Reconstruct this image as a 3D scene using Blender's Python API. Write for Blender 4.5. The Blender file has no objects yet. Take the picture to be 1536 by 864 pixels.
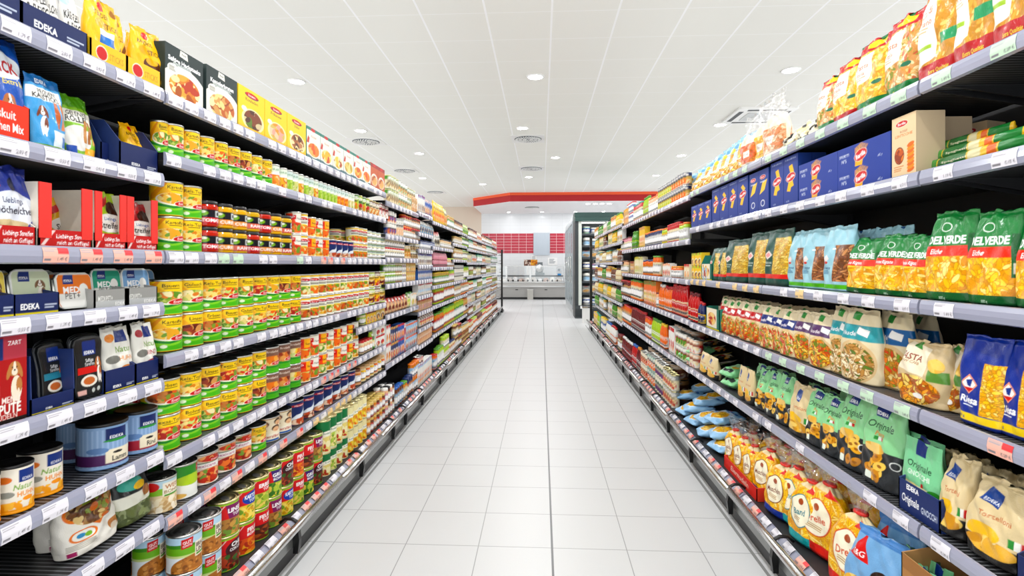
import bpy, math, random
import numpy as np
from mathutils import Matrix
SC = bpy.context.scene
COL = SC.collection
K = 0.85                       # all lengths below are written in floor-tile units (0.4) and scaled once to metres
F, VPX, HY, HC = 822.0, 812.0, 397.5, 1.53
YAW = math.atan((VPX - 768) / F)
CT, ST = math.cos(YAW), math.sin(YAW)
PI = math.pi
INK_SAT, INK_GAM = 1.06, 1.2
rng = random.Random(7)

def y_at(px, X):               # distance along the aisle of a picture column on the lengthwise plane x = X
    zc = F * X / (CT * (px - VPX))
    return (zc + X * ST) / CT

# ------------------------------------------------------------------ colours
def lin(c):
    if not isinstance(c, str):
        return np.array(c[:3], float)
    c = c.lstrip('#')
    v = np.array([int(c[i:i + 2], 16) for i in (0, 2, 4)]) / 255.0
    return np.where(v <= .04045, v / 12.92, ((v + .055) / 1.055) ** 2.4) 

# ------------------------------------------------------------------ materials
def mat(name, col=None, rough=.5, metal=0., attr=False, coat=0., emit=0., noise=0., bump=0., bscale=60., spec=.5):
    m = bpy.data.materials.new(name); m.use_nodes = True
    nt = m.node_tree; b = nt.nodes['Principled BSDF']
    b.inputs['Roughness'].default_value = rough
    b.inputs['Metallic'].default_value = metal
    b.inputs['Coat Weight'].default_value = coat
    b.inputs['Coat Roughness'].default_value = .12
    b.inputs['Specular IOR Level'].default_value = spec
    if attr:
        n = nt.nodes.new('ShaderNodeVertexColor'); n.layer_name = 'Col'
        nt.links.new(n.outputs[0], b.inputs['Base Color'])
    else:
        c = lin(col)
        b.inputs['Base Color'].default_value = (*c, 1)
        if noise:
            tx = nt.nodes.new('ShaderNodeTexNoise'); tx.inputs['Scale'].default_value = 14
            mx = nt.nodes.new('ShaderNodeMix'); mx.data_type = 'RGBA'
            mx.inputs[6].default_value = (*(c * (1 - noise)), 1); mx.inputs[7].default_value = (*np.minimum(c * (1 + noise), 1), 1)
            nt.links.new(tx.outputs['Fac'], mx.inputs[0]); nt.links.new(mx.outputs[2], b.inputs['Base Color'])
    if bump:
        tx = nt.nodes.new('ShaderNodeTexNoise'); tx.inputs['Scale'].default_value = bscale
        bp = nt.nodes.new('ShaderNodeBump'); bp.inputs['Strength'].default_value = bump; bp.inputs['Distance'].default_value = .01
        nt.links.new(tx.outputs['Fac'], bp.inputs['Height']); nt.links.new(bp.outputs[0], b.inputs['Normal'])
    if emit:
        b.inputs['Emission Color'].default_value = (1, .98, .95, 1); b.inputs['Emission Strength'].default_value = emit
    return m

def mat_clear(name, amount, rough=.05, tint='#ffffff'):
    m = bpy.data.materials.new(name); m.use_nodes = True
    nt = m.node_tree; nt.nodes.clear()
    o = nt.nodes.new('ShaderNodeOutputMaterial'); t = nt.nodes.new('ShaderNodeBsdfTransparent')
    g = nt.nodes.new('ShaderNodeBsdfAnisotropic'); x = nt.nodes.new('ShaderNodeMixShader')
    fr = nt.nodes.new('ShaderNodeLayerWeight'); fr.inputs[0].default_value = .3
    ma = nt.nodes.new('ShaderNodeMath'); ma.operation = 'MULTIPLY_ADD'
    ma.inputs[1].default_value = .35; ma.inputs[2].default_value = amount; ma.use_clamp = True
    g.inputs['Color'].default_value = (*lin(tint), 1); g.inputs['Roughness'].default_value = rough
    nt.links.new(fr.outputs['Facing'], ma.inputs[0]); nt.links.new(ma.outputs[0], x.inputs[0])
    nt.links.new(t.outputs[0], x.inputs[1]); nt.links.new(g.outputs[0], x.inputs[2]); nt.links.new(x.outputs[0], o.inputs[0])
    return m

M = {
    'film': mat('printed_film', attr=True, rough=.3, coat=.12, bump=.12, bscale=45, spec=.35),
    'paper': mat('printed_carton', attr=True, rough=.5, spec=.3),
    'label': mat('printed_label', attr=True, rough=.45, spec=.3),
    'glassfood': mat('filled_glass', attr=True, rough=.12, coat=.1, spec=.4),
    'steel': mat('tin_steel', '#c9c9c4', .3, 1., noise=.06),
    'gold': mat('gold_tin', '#d9cf98', .3, 1., noise=.06),
    'black': mat('black_plastic', '#0b0b0c', .35, noise=.2),
    'white': mat('white_plastic', '#eeeeec', .35, noise=.02),
    'alu': mat('brushed_aluminium', '#d2d2d2', .22, 1., noise=.08),
    'panel': mat('grey_plinth_metal', '#8a8c8b', .3, .6, noise=.1),
    'shelf': mat('charcoal_shelf_metal', '#2b2c2f', .5, .2, noise=.2),
    'back': mat('black_back_panel', '#121316', .6, noise=.3),
    'rail': mat('price_rail_plastic', '#9b9db1', .16, coat=.4, noise=.04),
    'clear': mat_clear('cellophane', .07, .1),
    'glass': mat_clear('clear_glass', .05, .02, '#e8f2f2'),
    'wood': mat('carton_board', '#b98f5e', .7, noise=.1),
}
def wire_mat():
    m = mat('wire_shelf', '#2b2c2f', .45, .3); nt = m.node_tree; b = nt.nodes['Principled BSDF']
    g = nt.nodes.new('ShaderNodeNewGeometry'); sp = nt.nodes.new('ShaderNodeSeparateXYZ'); p = nt.nodes.new('ShaderNodeMath'); p.operation = 'PINGPONG'; p.inputs[1].default_value = .009
    q = nt.nodes.new('ShaderNodeMath'); q.operation = 'LESS_THAN'; q.inputs[1].default_value = .003; x = nt.nodes.new('ShaderNodeMix'); x.data_type = 'RGBA'
    x.inputs[6].default_value = (*lin('#1b1c1e'), 1); x.inputs[7].default_value = (*lin('#707276'), 1)
    nt.links.new(g.outputs['Position'], sp.inputs[0]); nt.links.new(sp.outputs['Y'], p.inputs[0]); nt.links.new(p.outputs[0], q.inputs[0]); nt.links.new(q.outputs[0], x.inputs[0]); nt.links.new(x.outputs[2], b.inputs['Base Color'])
    return m
M['wire'] = wire_mat()
def cmat(c, rough=.4, metal=0.):
    k = ('c', c, rough, metal)
    if k not in M:
        M[k] = mat('coloured_plastic_' + c.strip('#'), c, rough, metal, noise=.05)
    return M[k]

# ------------------------------------------------------------------ printed artwork (per-vertex colour)
_txt = {}
def text_tris(s, bold=.012):
    key = (s, bold)
    if key in _txt:
        return _txt[key]
    cu = bpy.data.curves.new('lettering', 'FONT'); cu.body = s; cu.resolution_u = 2; cu.offset = bold; cu.size = 1
    ob = bpy.data.objects.new('lettering', cu); COL.objects.link(ob)
    dg = bpy.context.evaluated_depsgraph_get(); ev = ob.evaluated_get(dg); me = ev.to_mesh()
    me.calc_loop_triangles()
    v = np.array([p.co[:2] for p in me.vertices]) if len(me.vertices) else np.zeros((1, 2))
    t = np.array([q.vertices[:] for q in me.loop_triangles]) if len(me.loop_triangles) else np.zeros((0, 3), int)
    tr = v[t] if len(t) else np.zeros((0, 3, 2))
    ev.to_mesh_clear(); bpy.data.objects.remove(ob); bpy.data.curves.remove(cu)
    x0, x1 = (v[:, 0].min(), v[:, 0].max())
    tr = tr - np.array([x0, 0]); tr = tr / .7
    _txt[key] = (tr, (x1 - x0) / .7)
    return _txt[key]

class Art:
    def __init__(s, w, h, res, base='#ffffff', seed=1):
        s.w, s.h = w, h
        s.nu = max(3, int(w * res)); s.nv = max(4, int(h * res))
        s.W, s.H = (s.nu + 1) * 2, (s.nv + 1) * 2
        s.c = np.empty((s.H, s.W, 3)); s.c[:] = lin(base)
        s.r = np.random.RandomState(seed)
    def _win(s, u0, v0, u1, v1):
        a = max(0, int(u0 * s.W)); b = min(s.W, int(math.ceil(u1 * s.W)))
        c = max(0, int(v0 * s.H)); d = min(s.H, int(math.ceil(v1 * s.H)))
        if b <= a or d <= c:
            return None
        U = (np.arange(a, b) + .5) / s.W; V = (np.arange(c, d) + .5) / s.H
        return slice(c, d), slice(a, b), *np.meshgrid(U, V)
    def rect(s, u0, v0, u1, v1, c):
        w = s._win(u0, v0, u1, v1)
        if w: s.c[w[0], w[1]] = lin(c)
        return s
    def ell(s, cu, cv, ru, rv, c, rot=0., clip=None):
        R = max(ru * s.w, rv * s.h)
        w = s._win(cu - R / s.w, cv - R / s.h, cu + R / s.w, cv + R / s.h)
        if not w: return s
        x = (w[2] - cu) * s.w; y = (w[3] - cv) * s.h
        ca, sa = math.cos(rot), math.sin(rot)
        q = ((x * ca + y * sa) / (ru * s.w)) ** 2 + ((-x * sa + y * ca) / (rv * s.h)) ** 2 < 1
        if clip is not None: q &= clip(w[2], w[3])
        s.c[w[0], w[1]][q] = lin(c)
        return s
    def poly(s, pts, c):
        P = np.array(pts, float)
        w = s._win(P[:, 0].min(), P[:, 1].min(), P[:, 0].max(), P[:, 1].max())
        if not w: return s
        ins = np.zeros(w[2].shape, bool); n = len(P)
        for i in range(n):
            (x0, y0), (x1, y1) = P[i], P[(i + 1) % n]
            if y0 == y1: continue
            ins ^= ((y0 > w[3]) != (y1 > w[3])) & (w[2] < (x1 - x0) * (w[3] - y0) / (y1 - y0) + x0)
        s.c[w[0], w[1]][ins] = lin(c)
        return s
    def blobs(s, cu, cv, ru, rv, pal, n, size=.012, asp=1.6, box=False):
        """small pieces (food, pasta) printed or seen inside an ellipse or box; size in metres"""
        clip = (lambda U, V: (abs(U - cu) < ru) & (abs(V - cv) < rv)) if box else (lambda U, V: ((U - cu) / ru) ** 2 + ((V - cv) / rv) ** 2 < 1)
        for i in range(n):
            a, b = s.r.uniform(-1, 1, 2)
            k = size * s.r.uniform(.6, 1.3)
            s.ell(cu + a * ru, cv + b * rv, k * asp / s.w, k / s.h, pal[s.r.randint(len(pal))], s.r.uniform(0, PI), clip)
        return s
    def pieces(s, cu, cv, ru, rv, pal, n, L=.016, Wd=.005, gap='#cf9318', box=True):
        """loose pasta pieces, each with shade painted into the gap around it"""
        clip = (lambda U, V: (abs(U - cu) < ru) & (abs(V - cv) < rv)) if box else (lambda U, V: ((U - cu) / ru) ** 2 + ((V - cv) / rv) ** 2 < 1)
        for i in range(n):
            a, b = s.r.uniform(-1, 1, 2); k = s.r.uniform(.75, 1.2); t = s.r.uniform(0, PI); u, v = cu + a * ru, cv + b * rv
            s.ell(u, v, (L * k + .0016) / s.w, (Wd * k + .0016) / s.h, gap, t, clip)
            s.ell(u, v, L * k / s.w, Wd * k / s.h, pal[s.r.randint(len(pal))], t, clip)
        return s
    def text(s, t, u, v, size, c, fit=None, rot=0., al='c', bold=.012, shear=0.):
        tr, wd = text_tris(t, bold)
        if not len(tr): return s
        sx = size * s.h; sy = sx
        if fit and wd * sx > fit * s.w: sx = fit * s.w / wd
        q = tr.copy(); q[..., 0] += shear * q[..., 1]
        q[..., 0] = (q[..., 0] - (wd / 2 if al == 'c' else 0)) * sx; q[..., 1] = (q[..., 1] - .5) * sy
        ca, sa = math.cos(rot), math.sin(rot)
        X = (q[..., 0] * ca - q[..., 1] * sa) / s.w + u; Y = (q[..., 0] * sa + q[..., 1] * ca) / s.h + v
        X = X * s.W; Y = Y * s.H; cc = lin(c)
        for (x, y) in zip(X, Y):
            a, b = max(0, int(x.min() - .5)), min(s.W, int(x.max() + 1.5)); d, e = max(0, int(y.min() - .5)), min(s.H, int(y.max() + 1.5))
            if b <= a or e <= d: continue
            gx, gy = np.meshgrid(np.arange(a, b) + .5, np.arange(d, e) + .5)
            den = (y[1] - y[2]) * (x[0] - x[2]) + (x[2] - x[1]) * (y[0] - y[2])
            if abs(den) < 1e-9: continue
            l0 = ((y[1] - y[2]) * (gx - x[2]) + (x[2] - x[1]) * (gy - y[2])) / den
            l1 = ((y[2] - y[0]) * (gx - x[2]) + (x[0] - x[2]) * (gy - y[2])) / den
            m = (l0 >= 0) & (l1 >= 0) & (l0 + l1 <= 1)
            s.c[d:e, a:b][m] = cc
        return s
    def lines(s, u0, v0, u1, v1, n, c, fill=.4):
        for i in range(n):
            v = v0 + (v1 - v0) * (i + .5) / n; d = (v1 - v0) / n * fill / 2
            s.rect(u0, v - d, u0 + (u1 - u0) * s.r.uniform(.6, 1), v + d, c)
        return s
    def bar(s, u0, v0, u1, v1):
        s.rect(u0, v0, u1, v1, '#f4f4f0')
        n = 9
        for i in range(n):
            a = u0 + (u1 - u0) * (i + .2) / n
            s.rect(a, v0 + .1 * (v1 - v0), a + (u1 - u0) / n * s.r.uniform(.25, .6), v1, '#333333')
        return s
    def verts(s):
        c = s.c.reshape(s.nv + 1, 2, s.nu + 1, 2, 3).mean(axis=(1, 3))
        g = c.mean(axis=2, keepdims=True)
        return np.clip(g + (c - g) * INK_SAT, 0.004, 1) ** INK_GAM * .95     # printing-ink density

# ------------------------------------------------------------------ mesh makers (all return bpy meshes)
def mesh(name, verts, faces, mats, fm=None, pcol=None, ccol=None, smooth=True):
    me = bpy.data.meshes.new(name)
    me.from_pydata((np.asarray(verts, float) * K).tolist(), [], [list(f) for f in faces])
    for m in (mats if isinstance(mats, (list, tuple)) else [mats]):
        me.materials.append(m)
    if fm is not None:
        me.polygons.foreach_set('material_index', np.asarray(fm, np.int32))
    if pcol is not None:
        at = me.color_attributes.new('Col', 'FLOAT_COLOR', 'POINT')
        at.data.foreach_set('color', np.hstack([pcol, np.ones((len(pcol), 1))]).astype(np.float32).ravel())
    if ccol is not None:
        at = me.color_attributes.new('Col', 'FLOAT_COLOR', 'CORNER')
        at.data.foreach_set('color', np.hstack([ccol, np.ones((len(ccol), 1))]).astype(np.float32).ravel())
    if smooth is True:
        me.polygons.foreach_set('use_smooth', np.ones(len(me.polygons), bool))
    elif smooth is not False:
        me.polygons.foreach_set('use_smooth', np.asarray(smooth, bool))
    me.validate(); me.update()
    return me

def sect(a, b, n, nf, nb):
    """closed cross-section: nf+1 points over the front from -x to +x, nb-1 over the back"""
    t = np.linspace(0, PI, 97)
    x = -a * np.sign(np.cos(t)) * np.abs(np.cos(t)) ** (2 / n); y = -b * np.abs(np.sin(t)) ** (2 / n)
    l = np.concatenate([[0], np.cumsum(np.hypot(np.diff(x), np.diff(y)))]); l /= l[-1]
    q = np.linspace(0, 1, nf + 1); fx, fy = np.interp(q, l, x), np.interp(q, l, y)
    q = np.linspace(0, 1, nb + 1)[1:-1]; bx, by = np.interp(q, l, -x), np.interp(q, l, -y)
    return np.concatenate([fx, bx]), np.concatenate([fy, by])

def loft(name, rows, art, mt, back=None, wrinkle=0., seed=0, nb=None, smoothrows=True, pure=False, rot=None, wfreq=3.):
    """rows: (z, half width, half depth, exponent, x shift, y shift) from bottom to top; art covers the front half"""
    R = np.array([r if len(r) == 6 else (*r, 0, 0) for r in rows], float)
    C = art.verts(); nv, nf = C.shape[0] - 1, C.shape[1] - 1
    nb = nb or max(6, nf // 3)
    L = np.concatenate([[0], np.cumsum(np.hypot(np.diff(R[:, 0]), .35 * np.hypot(np.diff(R[:, 1]), np.diff(R[:, 2]))))]); L /= L[-1]
    vq = np.unique(np.concatenate([np.linspace(0, 1, nv + 1), L])) if pure else np.linspace(0, 1, nv + 1)
    cols = [np.interp(vq, L, R[:, j]) for j in range(6)]
    if smoothrows and not pure:
        for j in range(1, 6):
            c = cols[j]
            for _ in range(2):
                c[1:-1] = .25 * c[:-2] + .5 * c[1:-1] + .25 * c[2:]
    r = np.random.RandomState(seed); ph = r.uniform(0, 6.28, (4, 3))
    V, PC = [], []
    bc = lin(back) if back is not None else None
    uu = np.concatenate([np.linspace(0, 1, nf + 1), np.linspace(1, 2, nb + 1)[1:-1]])
    for i, v in enumerate(vq):
        z, a, b, n, ox, oy = (c[i] for c in cols)
        x, y = sect(a, b, n, nf, nb)
        zz = np.full_like(x, z)
        if wrinkle:
            q = sum(np.sin(PI * uu * round(wfreq * (k + 1) * .7 + 1) + v * (5 + 6 * k) * (1 if k % 2 else -1) + ph[k][0]) / (k + 1.5) for k in range(4))
            w = wrinkle * q * min(1, v * 8)
            nrm = np.hypot(x / max(a, 1e-4), y / max(b, 1e-4)) + 1e-6
            y = y + w * (y / max(b, 1e-4)) / nrm + w * .35 * np.sign(v - .5) * (b < .012)
            x = x + w * .5 * (x / max(a, 1e-4)) / nrm
            zz = zz + w * .8 * max(0, v - .75) * 4
        V.append(np.stack([x + ox, y + oy, zz], 1))
        f = v * nv; i0 = min(int(f), nv - 1); t = f - i0
        fr = C[i0] * (1 - t) + C[i0 + 1] * t
        if bc is None:
            bk = fr[np.round(np.linspace(0, nf, nb + 1)[1:-1]).astype(int)]
        else:
            bk = np.tile(bc, (nb - 1, 1))
        PC.append(np.concatenate([fr, bk]))
    V = np.concatenate(V); PC = np.concatenate(PC); n = nf + nb; m = len(vq)
    j = np.arange(n); F_ = []
    for i in range(m - 1):
        F_.append(np.stack([i * n + j, i * n + (j + 1) % n, (i + 1) * n + (j + 1) % n, (i + 1) * n + j], 1))
    faces = np.concatenate(F_).tolist()
    faces.append(list(range(n))[::-1]); faces.append([(m - 1) * n + k for k in range(n)])
    if rot is not None:
        V = V @ np.array(rot.to_3x3()).T
    return mesh(name, V, faces, mt, pcol=PC)

def carton(name, w, d, h, art, side, top=None, mt='paper', near=None):
    """a box with printed front (-y); side = plain printed colour of the other faces"""
    C = art.verts(); nv, nu = C.shape[0] - 1, C.shape[1] - 1
    xs, zs = np.linspace(-w / 2, w / 2, nu + 1), np.linspace(0, h, nv + 1)
    X, Z = np.meshgrid(xs, zs)
    V = np.stack([X.ravel(), np.full(X.size, 0.), Z.ravel()], 1)
    nn = len(V)
    V = np.concatenate([V, [(-w / 2, d, 0), (w / 2, d, 0), (w / 2, d, h), (-w / 2, d, h)]])
    idx = np.arange(nn).reshape(nv + 1, nu + 1)
    q = np.stack([idx[:-1, :-1], idx[:-1, 1:], idx[1:, 1:], idx[1:, :-1]], -1).reshape(-1, 4)
    faces = q.tolist(); cols = [C.reshape(-1, 3)[q.ravel()]]
    b0, b1, b2, b3 = nn, nn + 1, nn + 2, nn + 3
    s, t = lin(side), lin(top or side)
    nr = lin(near or side)
    for f, c in (([b1, b0, b3, b2], s), (list(idx[::-1, 0]) + [], None), (list(idx[:, -1]), None), (list(idx[-1, :]), None), (list(idx[0, ::-1]), None)):
        if c is None: continue
        faces.append(f); cols.append(np.tile(c, (len(f), 1)))
    for f, c in ((list(idx[::-1, 0]) + [b0, b3], nr), (list(idx[:, -1]) + [b2, b1], nr), (list(idx[-1, ::-1]) + [b3, b2], t), (list(idx[0, :]) + [b1, b0], s)):
        f = [int(k) for k in f][::-1]
        faces.append(f); cols.append(np.tile(c, (len(f), 1)))
    V[:, 1] -= 0
    return mesh(name, V, faces, M[mt], ccol=np.concatenate(cols), smooth=False)

def lathe(name, prof, mt, seg=28, col=None):
    V, F_ = [], []
    n = seg
    for (r, z) in prof:
        for k in range(n):
            t = 2 * PI * k / n; V.append((r * math.cos(t), r * math.sin(t), z))
    for i in range(len(prof) - 1):
        for k in range(n):
            F_.append((i * n + k, i * n + (k + 1) % n, (i + 1) * n + (k + 1) % n, (i + 1) * n + k))
    F_.append(tuple(range(n))[::-1]); F_.append(tuple((len(prof) - 1) * n + k for k in range(n)))
    return mesh(name, V, F_, mt)

def prism(name, pts, x0, x1, mt, axis='x', smooth=False):
    """polygon pts in the (y, z) plane pushed along x (or another axis order)"""
    n = len(pts); V = []
    for x in (x0, x1):
        for (p, q) in pts:
            V.append({'x': (x, p, q), 'y': (p, x, q), 'z': (p, q, x)}[axis])
    F_ = [tuple(range(n))[::-1], tuple(range(n, 2 * n))] + [(k, (k + 1) % n, n + (k + 1) % n, n + k) for k in range(n)]
    return mesh(name, V, F_, mt, smooth=smooth)

def box(name, x0, x1, y0, y1, z0, z1, mt, bev=0.):
    b = min(bev, (x1 - x0) / 3, (y1 - y0) / 3)
    if b <= 0:
        return prism(name, [(x0, y0), (x1, y0), (x1, y1), (x0, y1)], z0, z1, mt, 'z')
    return prism(name, [(x0 + b, y0), (x1 - b, y0), (x1, y0 + b), (x1, y1 - b), (x1 - b, y1), (x0 + b, y1), (x0, y1 - b), (x0, y0 + b)], z0, z1, mt, 'z')

def tube(name, pts, r, mt, seg=8):
    P = np.array(pts, float); V, F_ = [], []
    for i, p in enumerate(P):
        d = P[min(i + 1, len(P) - 1)] - P[max(i - 1, 0)]; d /= np.linalg.norm(d)
        up = np.array([0, 0, 1.]) if abs(d[2]) < .9 else np.array([1., 0, 0])
        a = np.cross(d, up); a /= np.linalg.norm(a); b = np.cross(d, a)
        for k in range(seg):
            t = 2 * PI * k / seg; V.append(p + r * (a * math.cos(t) + b * math.sin(t)))
    n = seg
    for i in range(len(P) - 1):
        for k in range(n):
            F_.append((i * n + k, (i + 1) * n + k, (i + 1) * n + (k + 1) % n, i * n + (k + 1) % n))
    F_.append(tuple(range(n))); F_.append(tuple((len(P) - 1) * n + k for k in range(n))[::-1])
    return mesh(name, V, F_, mt)

# ------------------------------------------------------------------ objects
def ob(name, me, parent=None, loc=(0, 0, 0), rz=0., sc=None):
    o = bpy.data.objects.new(name, me); COL.objects.link(o)
    o.location = [c * K for c in loc]
    if rz: o.rotation_euler = (0, 0, rz)
    if sc: o.scale = sc
    if parent is not None: o.parent = parent
    return o

def tag(o, label=None, cat=None, group=None, kind=None):
    for k, v in (('label', label), ('category', cat), ('group', group), ('kind', kind)):
        if v: o[k] = v
    return o
# ================================================================== kinds of goods
class Kind:
    def __init__(s, name, cat, desc, me, w, d, h, parts=(), rnd=False):
        s.name, s.cat, s.desc, s.me, s.w, s.d, s.h, s.parts, s.rnd = name, cat, desc, me, w, d, h, parts, rnd
_kc = {}
def kind(f):
    def g(*a, **k):
        key = (f.__name__, a, tuple(sorted(k.items())))
        if key not in _kc: _kc[key] = f(*a, **k)
        return _kc[key]
    return g
NEAR, MID, FAR = 500, 280, 150
RED = '#cf1f22'
POT = ['#f2c85a', '#e9b13c', '#f6dc8c', '#d98d2b', '#e8e0b0', '#7fa43a']
LEN = ['#a8602c', '#c98744', '#7f4320', '#e0a860', '#d9672a', '#88a03c']
VEG = ['#e8a33a', '#ef7b22', '#79b03a', '#f3e2a0', '#cfe08a', '#d84a28']
PEA = ['#9ab54a', '#c7cf76', '#e8d890', '#dd8a3c', '#6f9a34', '#f0e6b8']
MEAT = ['#7a2f1c', '#a3492a', '#c8743f', '#5a2414', '#d8a060', '#6c8c34']
BEAN = ['#d2452a', '#e8882f', '#b4301c', '#f0c070', '#7fa23a', '#e86a3a']
PASTA = ['#f8cb2c', '#f2b81c', '#ffdc5c', '#fad23c', '#e9a814', '#ffe894']
FUS = ['#b87848', '#9c5f34', '#d29a68', '#85502a', '#c48a58']

_lid = {}
def lid_mesh(r, metal='steel', tab=True):
    k = (round(r, 4), metal)
    if k not in _lid:
        _lid[k] = lathe('lid', [(r * .9, -.006), (r * 1.015, -.006), (r * 1.03, -.002), (r * 1.015, .003), (r * .95, .003), (r * .93, -.002), (r * .86, -.003), (r * .84, 0), (r * .74, 0), (r * .72, -.0025), (r * .5, -.0025), (r * .48, -.001), (r * .3, -.001), (r * .001, -.0015)], M[metal], 32)
    return _lid[k]
_tabm = {}
def tab_mesh(r):
    k = round(r, 4)
    if k not in _tabm:
        _tabm[k] = prism('pull_tab', [(r * .9 * math.cos(t) * .28 + 0, r * .5 * math.sin(t) - r * .3) for t in np.linspace(0, 2 * PI, 13)[:-1]], .0005, .0035, M['steel'], 'z')
    return _tabm[k]

def can_of(name, desc, art, r, h, metal='steel', tab=False, back=None, lidcap=None):
    rows = [(0, r * .94, r * .94, 2), (.002, r * 1.02, r * 1.02, 2), (.006, r * 1.02, r * 1.02, 2), (.008, r, r, 2), (h - .008, r, r, 2)]
    me = loft(name, rows, art, M['label'], back=back, nb=art.nu, pure=True)
    parts = [('lid', lidcap or lid_mesh(r, metal), (0, 0, h - .004))]
    if tab: parts.append(('pull_tab', tab_mesh(r), (0, 0, h - .004)))
    return Kind(name, 'can', desc, me, 2.06 * r, 2.06 * r, h, parts, True)

def bowl(a, cu, cv, ru, rv, pal, n, rim='#f7f3ea', size=.009):
    a.ell(cu, cv - rv * .12, ru * 1.12, rv * 1.12, rim); a.ell(cu, cv, ru, rv, pal[0])
    a.blobs(cu, cv, ru * .97, rv * .95, pal, n, size)

def logo(a, u, v, ru, rv, t, c=RED, tc='#ffffff', rot=.12):
    a.ell(u, v, ru * 1.1, rv * 1.16, '#f4e8d8', rot); a.ell(u, v, ru, rv, c, rot); a.text(t, u, v, rv * .95, tc, fit=ru * 1.5, rot=rot, shear=.15)

@kind
def stew(title, pal, i, res, desc):
    r, h = .052, .142
    a = Art(PI * r, h, res, '#f8d41c', i)
    a.poly([(0, .55), (0, 1), (.2, 1), (.5, .66), (.2, .5)], '#f2bc18'); a.poly([(.0, .5), (.1, .5), (.38, .96), (.34, 1), (.0, .62)], '#e39a1a')
    a.rect(0, 0, 1, .36, '#5bbd22'); a.ell(.3, .3, .5, .13, '#8bd13a'); a.poly([(0, .43), (.5, .3), (1, .44), (1, .36), (.5, .24), (0, .34)], '#1f8f34')
    bowl(a, .55, .53, .36, .17, pal, 46, '#f7f2e6')
    logo(a, .72, .4, .2, .072, 'Erasco')
    a.text(title, .58, .86, .095, '#3a3214', fit=.62); a.rect(.45, .77, .75, .782, '#6b5a20')
    a.ell(.4, .17, .06, .05, '#e9f4d8'); a.rect(0, 0, 1, .05, '#cfae1a')
    a.bar(.03, .1, .17, .3) if i % 3 == 0 else None
    return can_of('stew_can', desc, a, r, h, 'steel')

STEWS = [('Kartoffel', POT, 'yellow stew can with potato picture'), ('Linsen', MEAT, 'yellow stew can with goulash picture'), ('Erbsen', LEN, 'yellow stew can with lentil picture'),
         ('Bauern', PEA, 'yellow stew can with green-vegetable picture'), ('Bohnen', VEG, 'yellow stew can with carrot picture'), ('Gulasch', PEA, 'yellow stew can with pea picture'),
         ('Texas-Topf', BEAN, 'yellow stew can with red-bean picture'), ('Reis-Topf', POT, 'yellow stew can with rice picture')]
def st(i, res=NEAR):
    t, p, d = STEWS[i % 8]; return stew(t, tuple(p), i % 8, res, d)

@kind
def browncan(i, res):
    r, h = .052, .142; a = Art(PI * r, h, res, '#8d6a5a', i)
    pal = [['#e8842a', '#c25a16', '#f0b050', '#f6d080'], ['#b0481c', '#7c2c10', '#d8783a', '#e6a860'], ['#f2e3a8', '#f0c848', '#e58a30', '#cfd890']][i % 3]
    a.rect(0, 0, 1, .34, '#58b822'); a.ell(.5, .32, .5, .1, '#2f9a30'); bowl(a, .55, .52, .38, .17, pal, 40, pal[3], .014)
    logo(a, .7, .4, .2, .07, 'Erasco'); a.text('Rouladen', .55, .86, .08, '#f4e6d8', fit=.6)
    return can_of('stew_can', 'brown-topped stew can with ' + ['dumpling', 'roulade', 'noodle'][i % 3] + ' picture', a, r, h)

@kind
def whitecan(i, res):
    r, h = .05, .142; a = Art(PI * r, h, res, '#f4f1e6', i)
    a.rect(0, .9, 1, 1, '#f4d018'); pal = [BEAN, VEG, PEA, POT, LEN][i % 5]
    a.rect(0, .1, 1, .4, ['#f2d21e', '#7cc02a', '#b9d84a'][i % 3]); a.ell(.5, .38, .42, .13, '#e9e13c'); bowl(a, .55, .3, .38, .18, pal, 40)
    a.ell(.5, .76, .28, .06, '#1f2f6a'); a.ell(.5, .78, .26, .055, RED); a.text('Sonnen', .5, .77, .06, '#ffffff', fit=.4); a.lines(.25, .55, .8, .66, 3, '#9a988a')
    return can_of('soup_can', ['cream soup can with bean picture', 'cream soup can with carrot picture', 'cream soup can with pea picture', 'cream soup can with potato picture', 'cream soup can with lentil picture'][i % 5], a, r, h)

def diag_logo(a, u, v, s):
    a.poly([(u - s, v - s * .5), (u + s, v - s * .5), (u + s, v + s * .7), (u - s, v + s * .7)], '#d8161c')
    a.text('G&G', u, v + s * .08, s * .5, '#ffffff', fit=s * 1.5, rot=.5)

@kind
def orangecan(i, res):
    r, h = .05, .142; a = Art(PI * r, h, res, '#ee5a1c', i)
    pal = [VEG, BEAN, PEA, POT][i % 4]
    if i % 2: a.poly([(.3, 1), (1, 1), (1, .5), (.45, .55)], '#f2efe4')
    else: a.rect(.5, .55, 1, .95, '#f9b81c')
    a.rect(0, .0, 1, .12, '#f3ead0'); bowl(a, .5, .28, .46, .22, pal, 46, '#fbf6ea', .011); diag_logo(a, .3, .76, .17)
    a.text(['Suppe', 'Nudeln', 'Gemüse', 'Eintopf'][i % 4], .68, .72, .09, '#4a2a14', fit=.4); a.rect(0, .96, 1, 1, '#e9e2c4')
    return can_of('soup_can', 'orange soup can with ' + ['carrot', 'bean', 'pea', 'potato'][i % 4] + ' picture', a, r, h)

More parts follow.
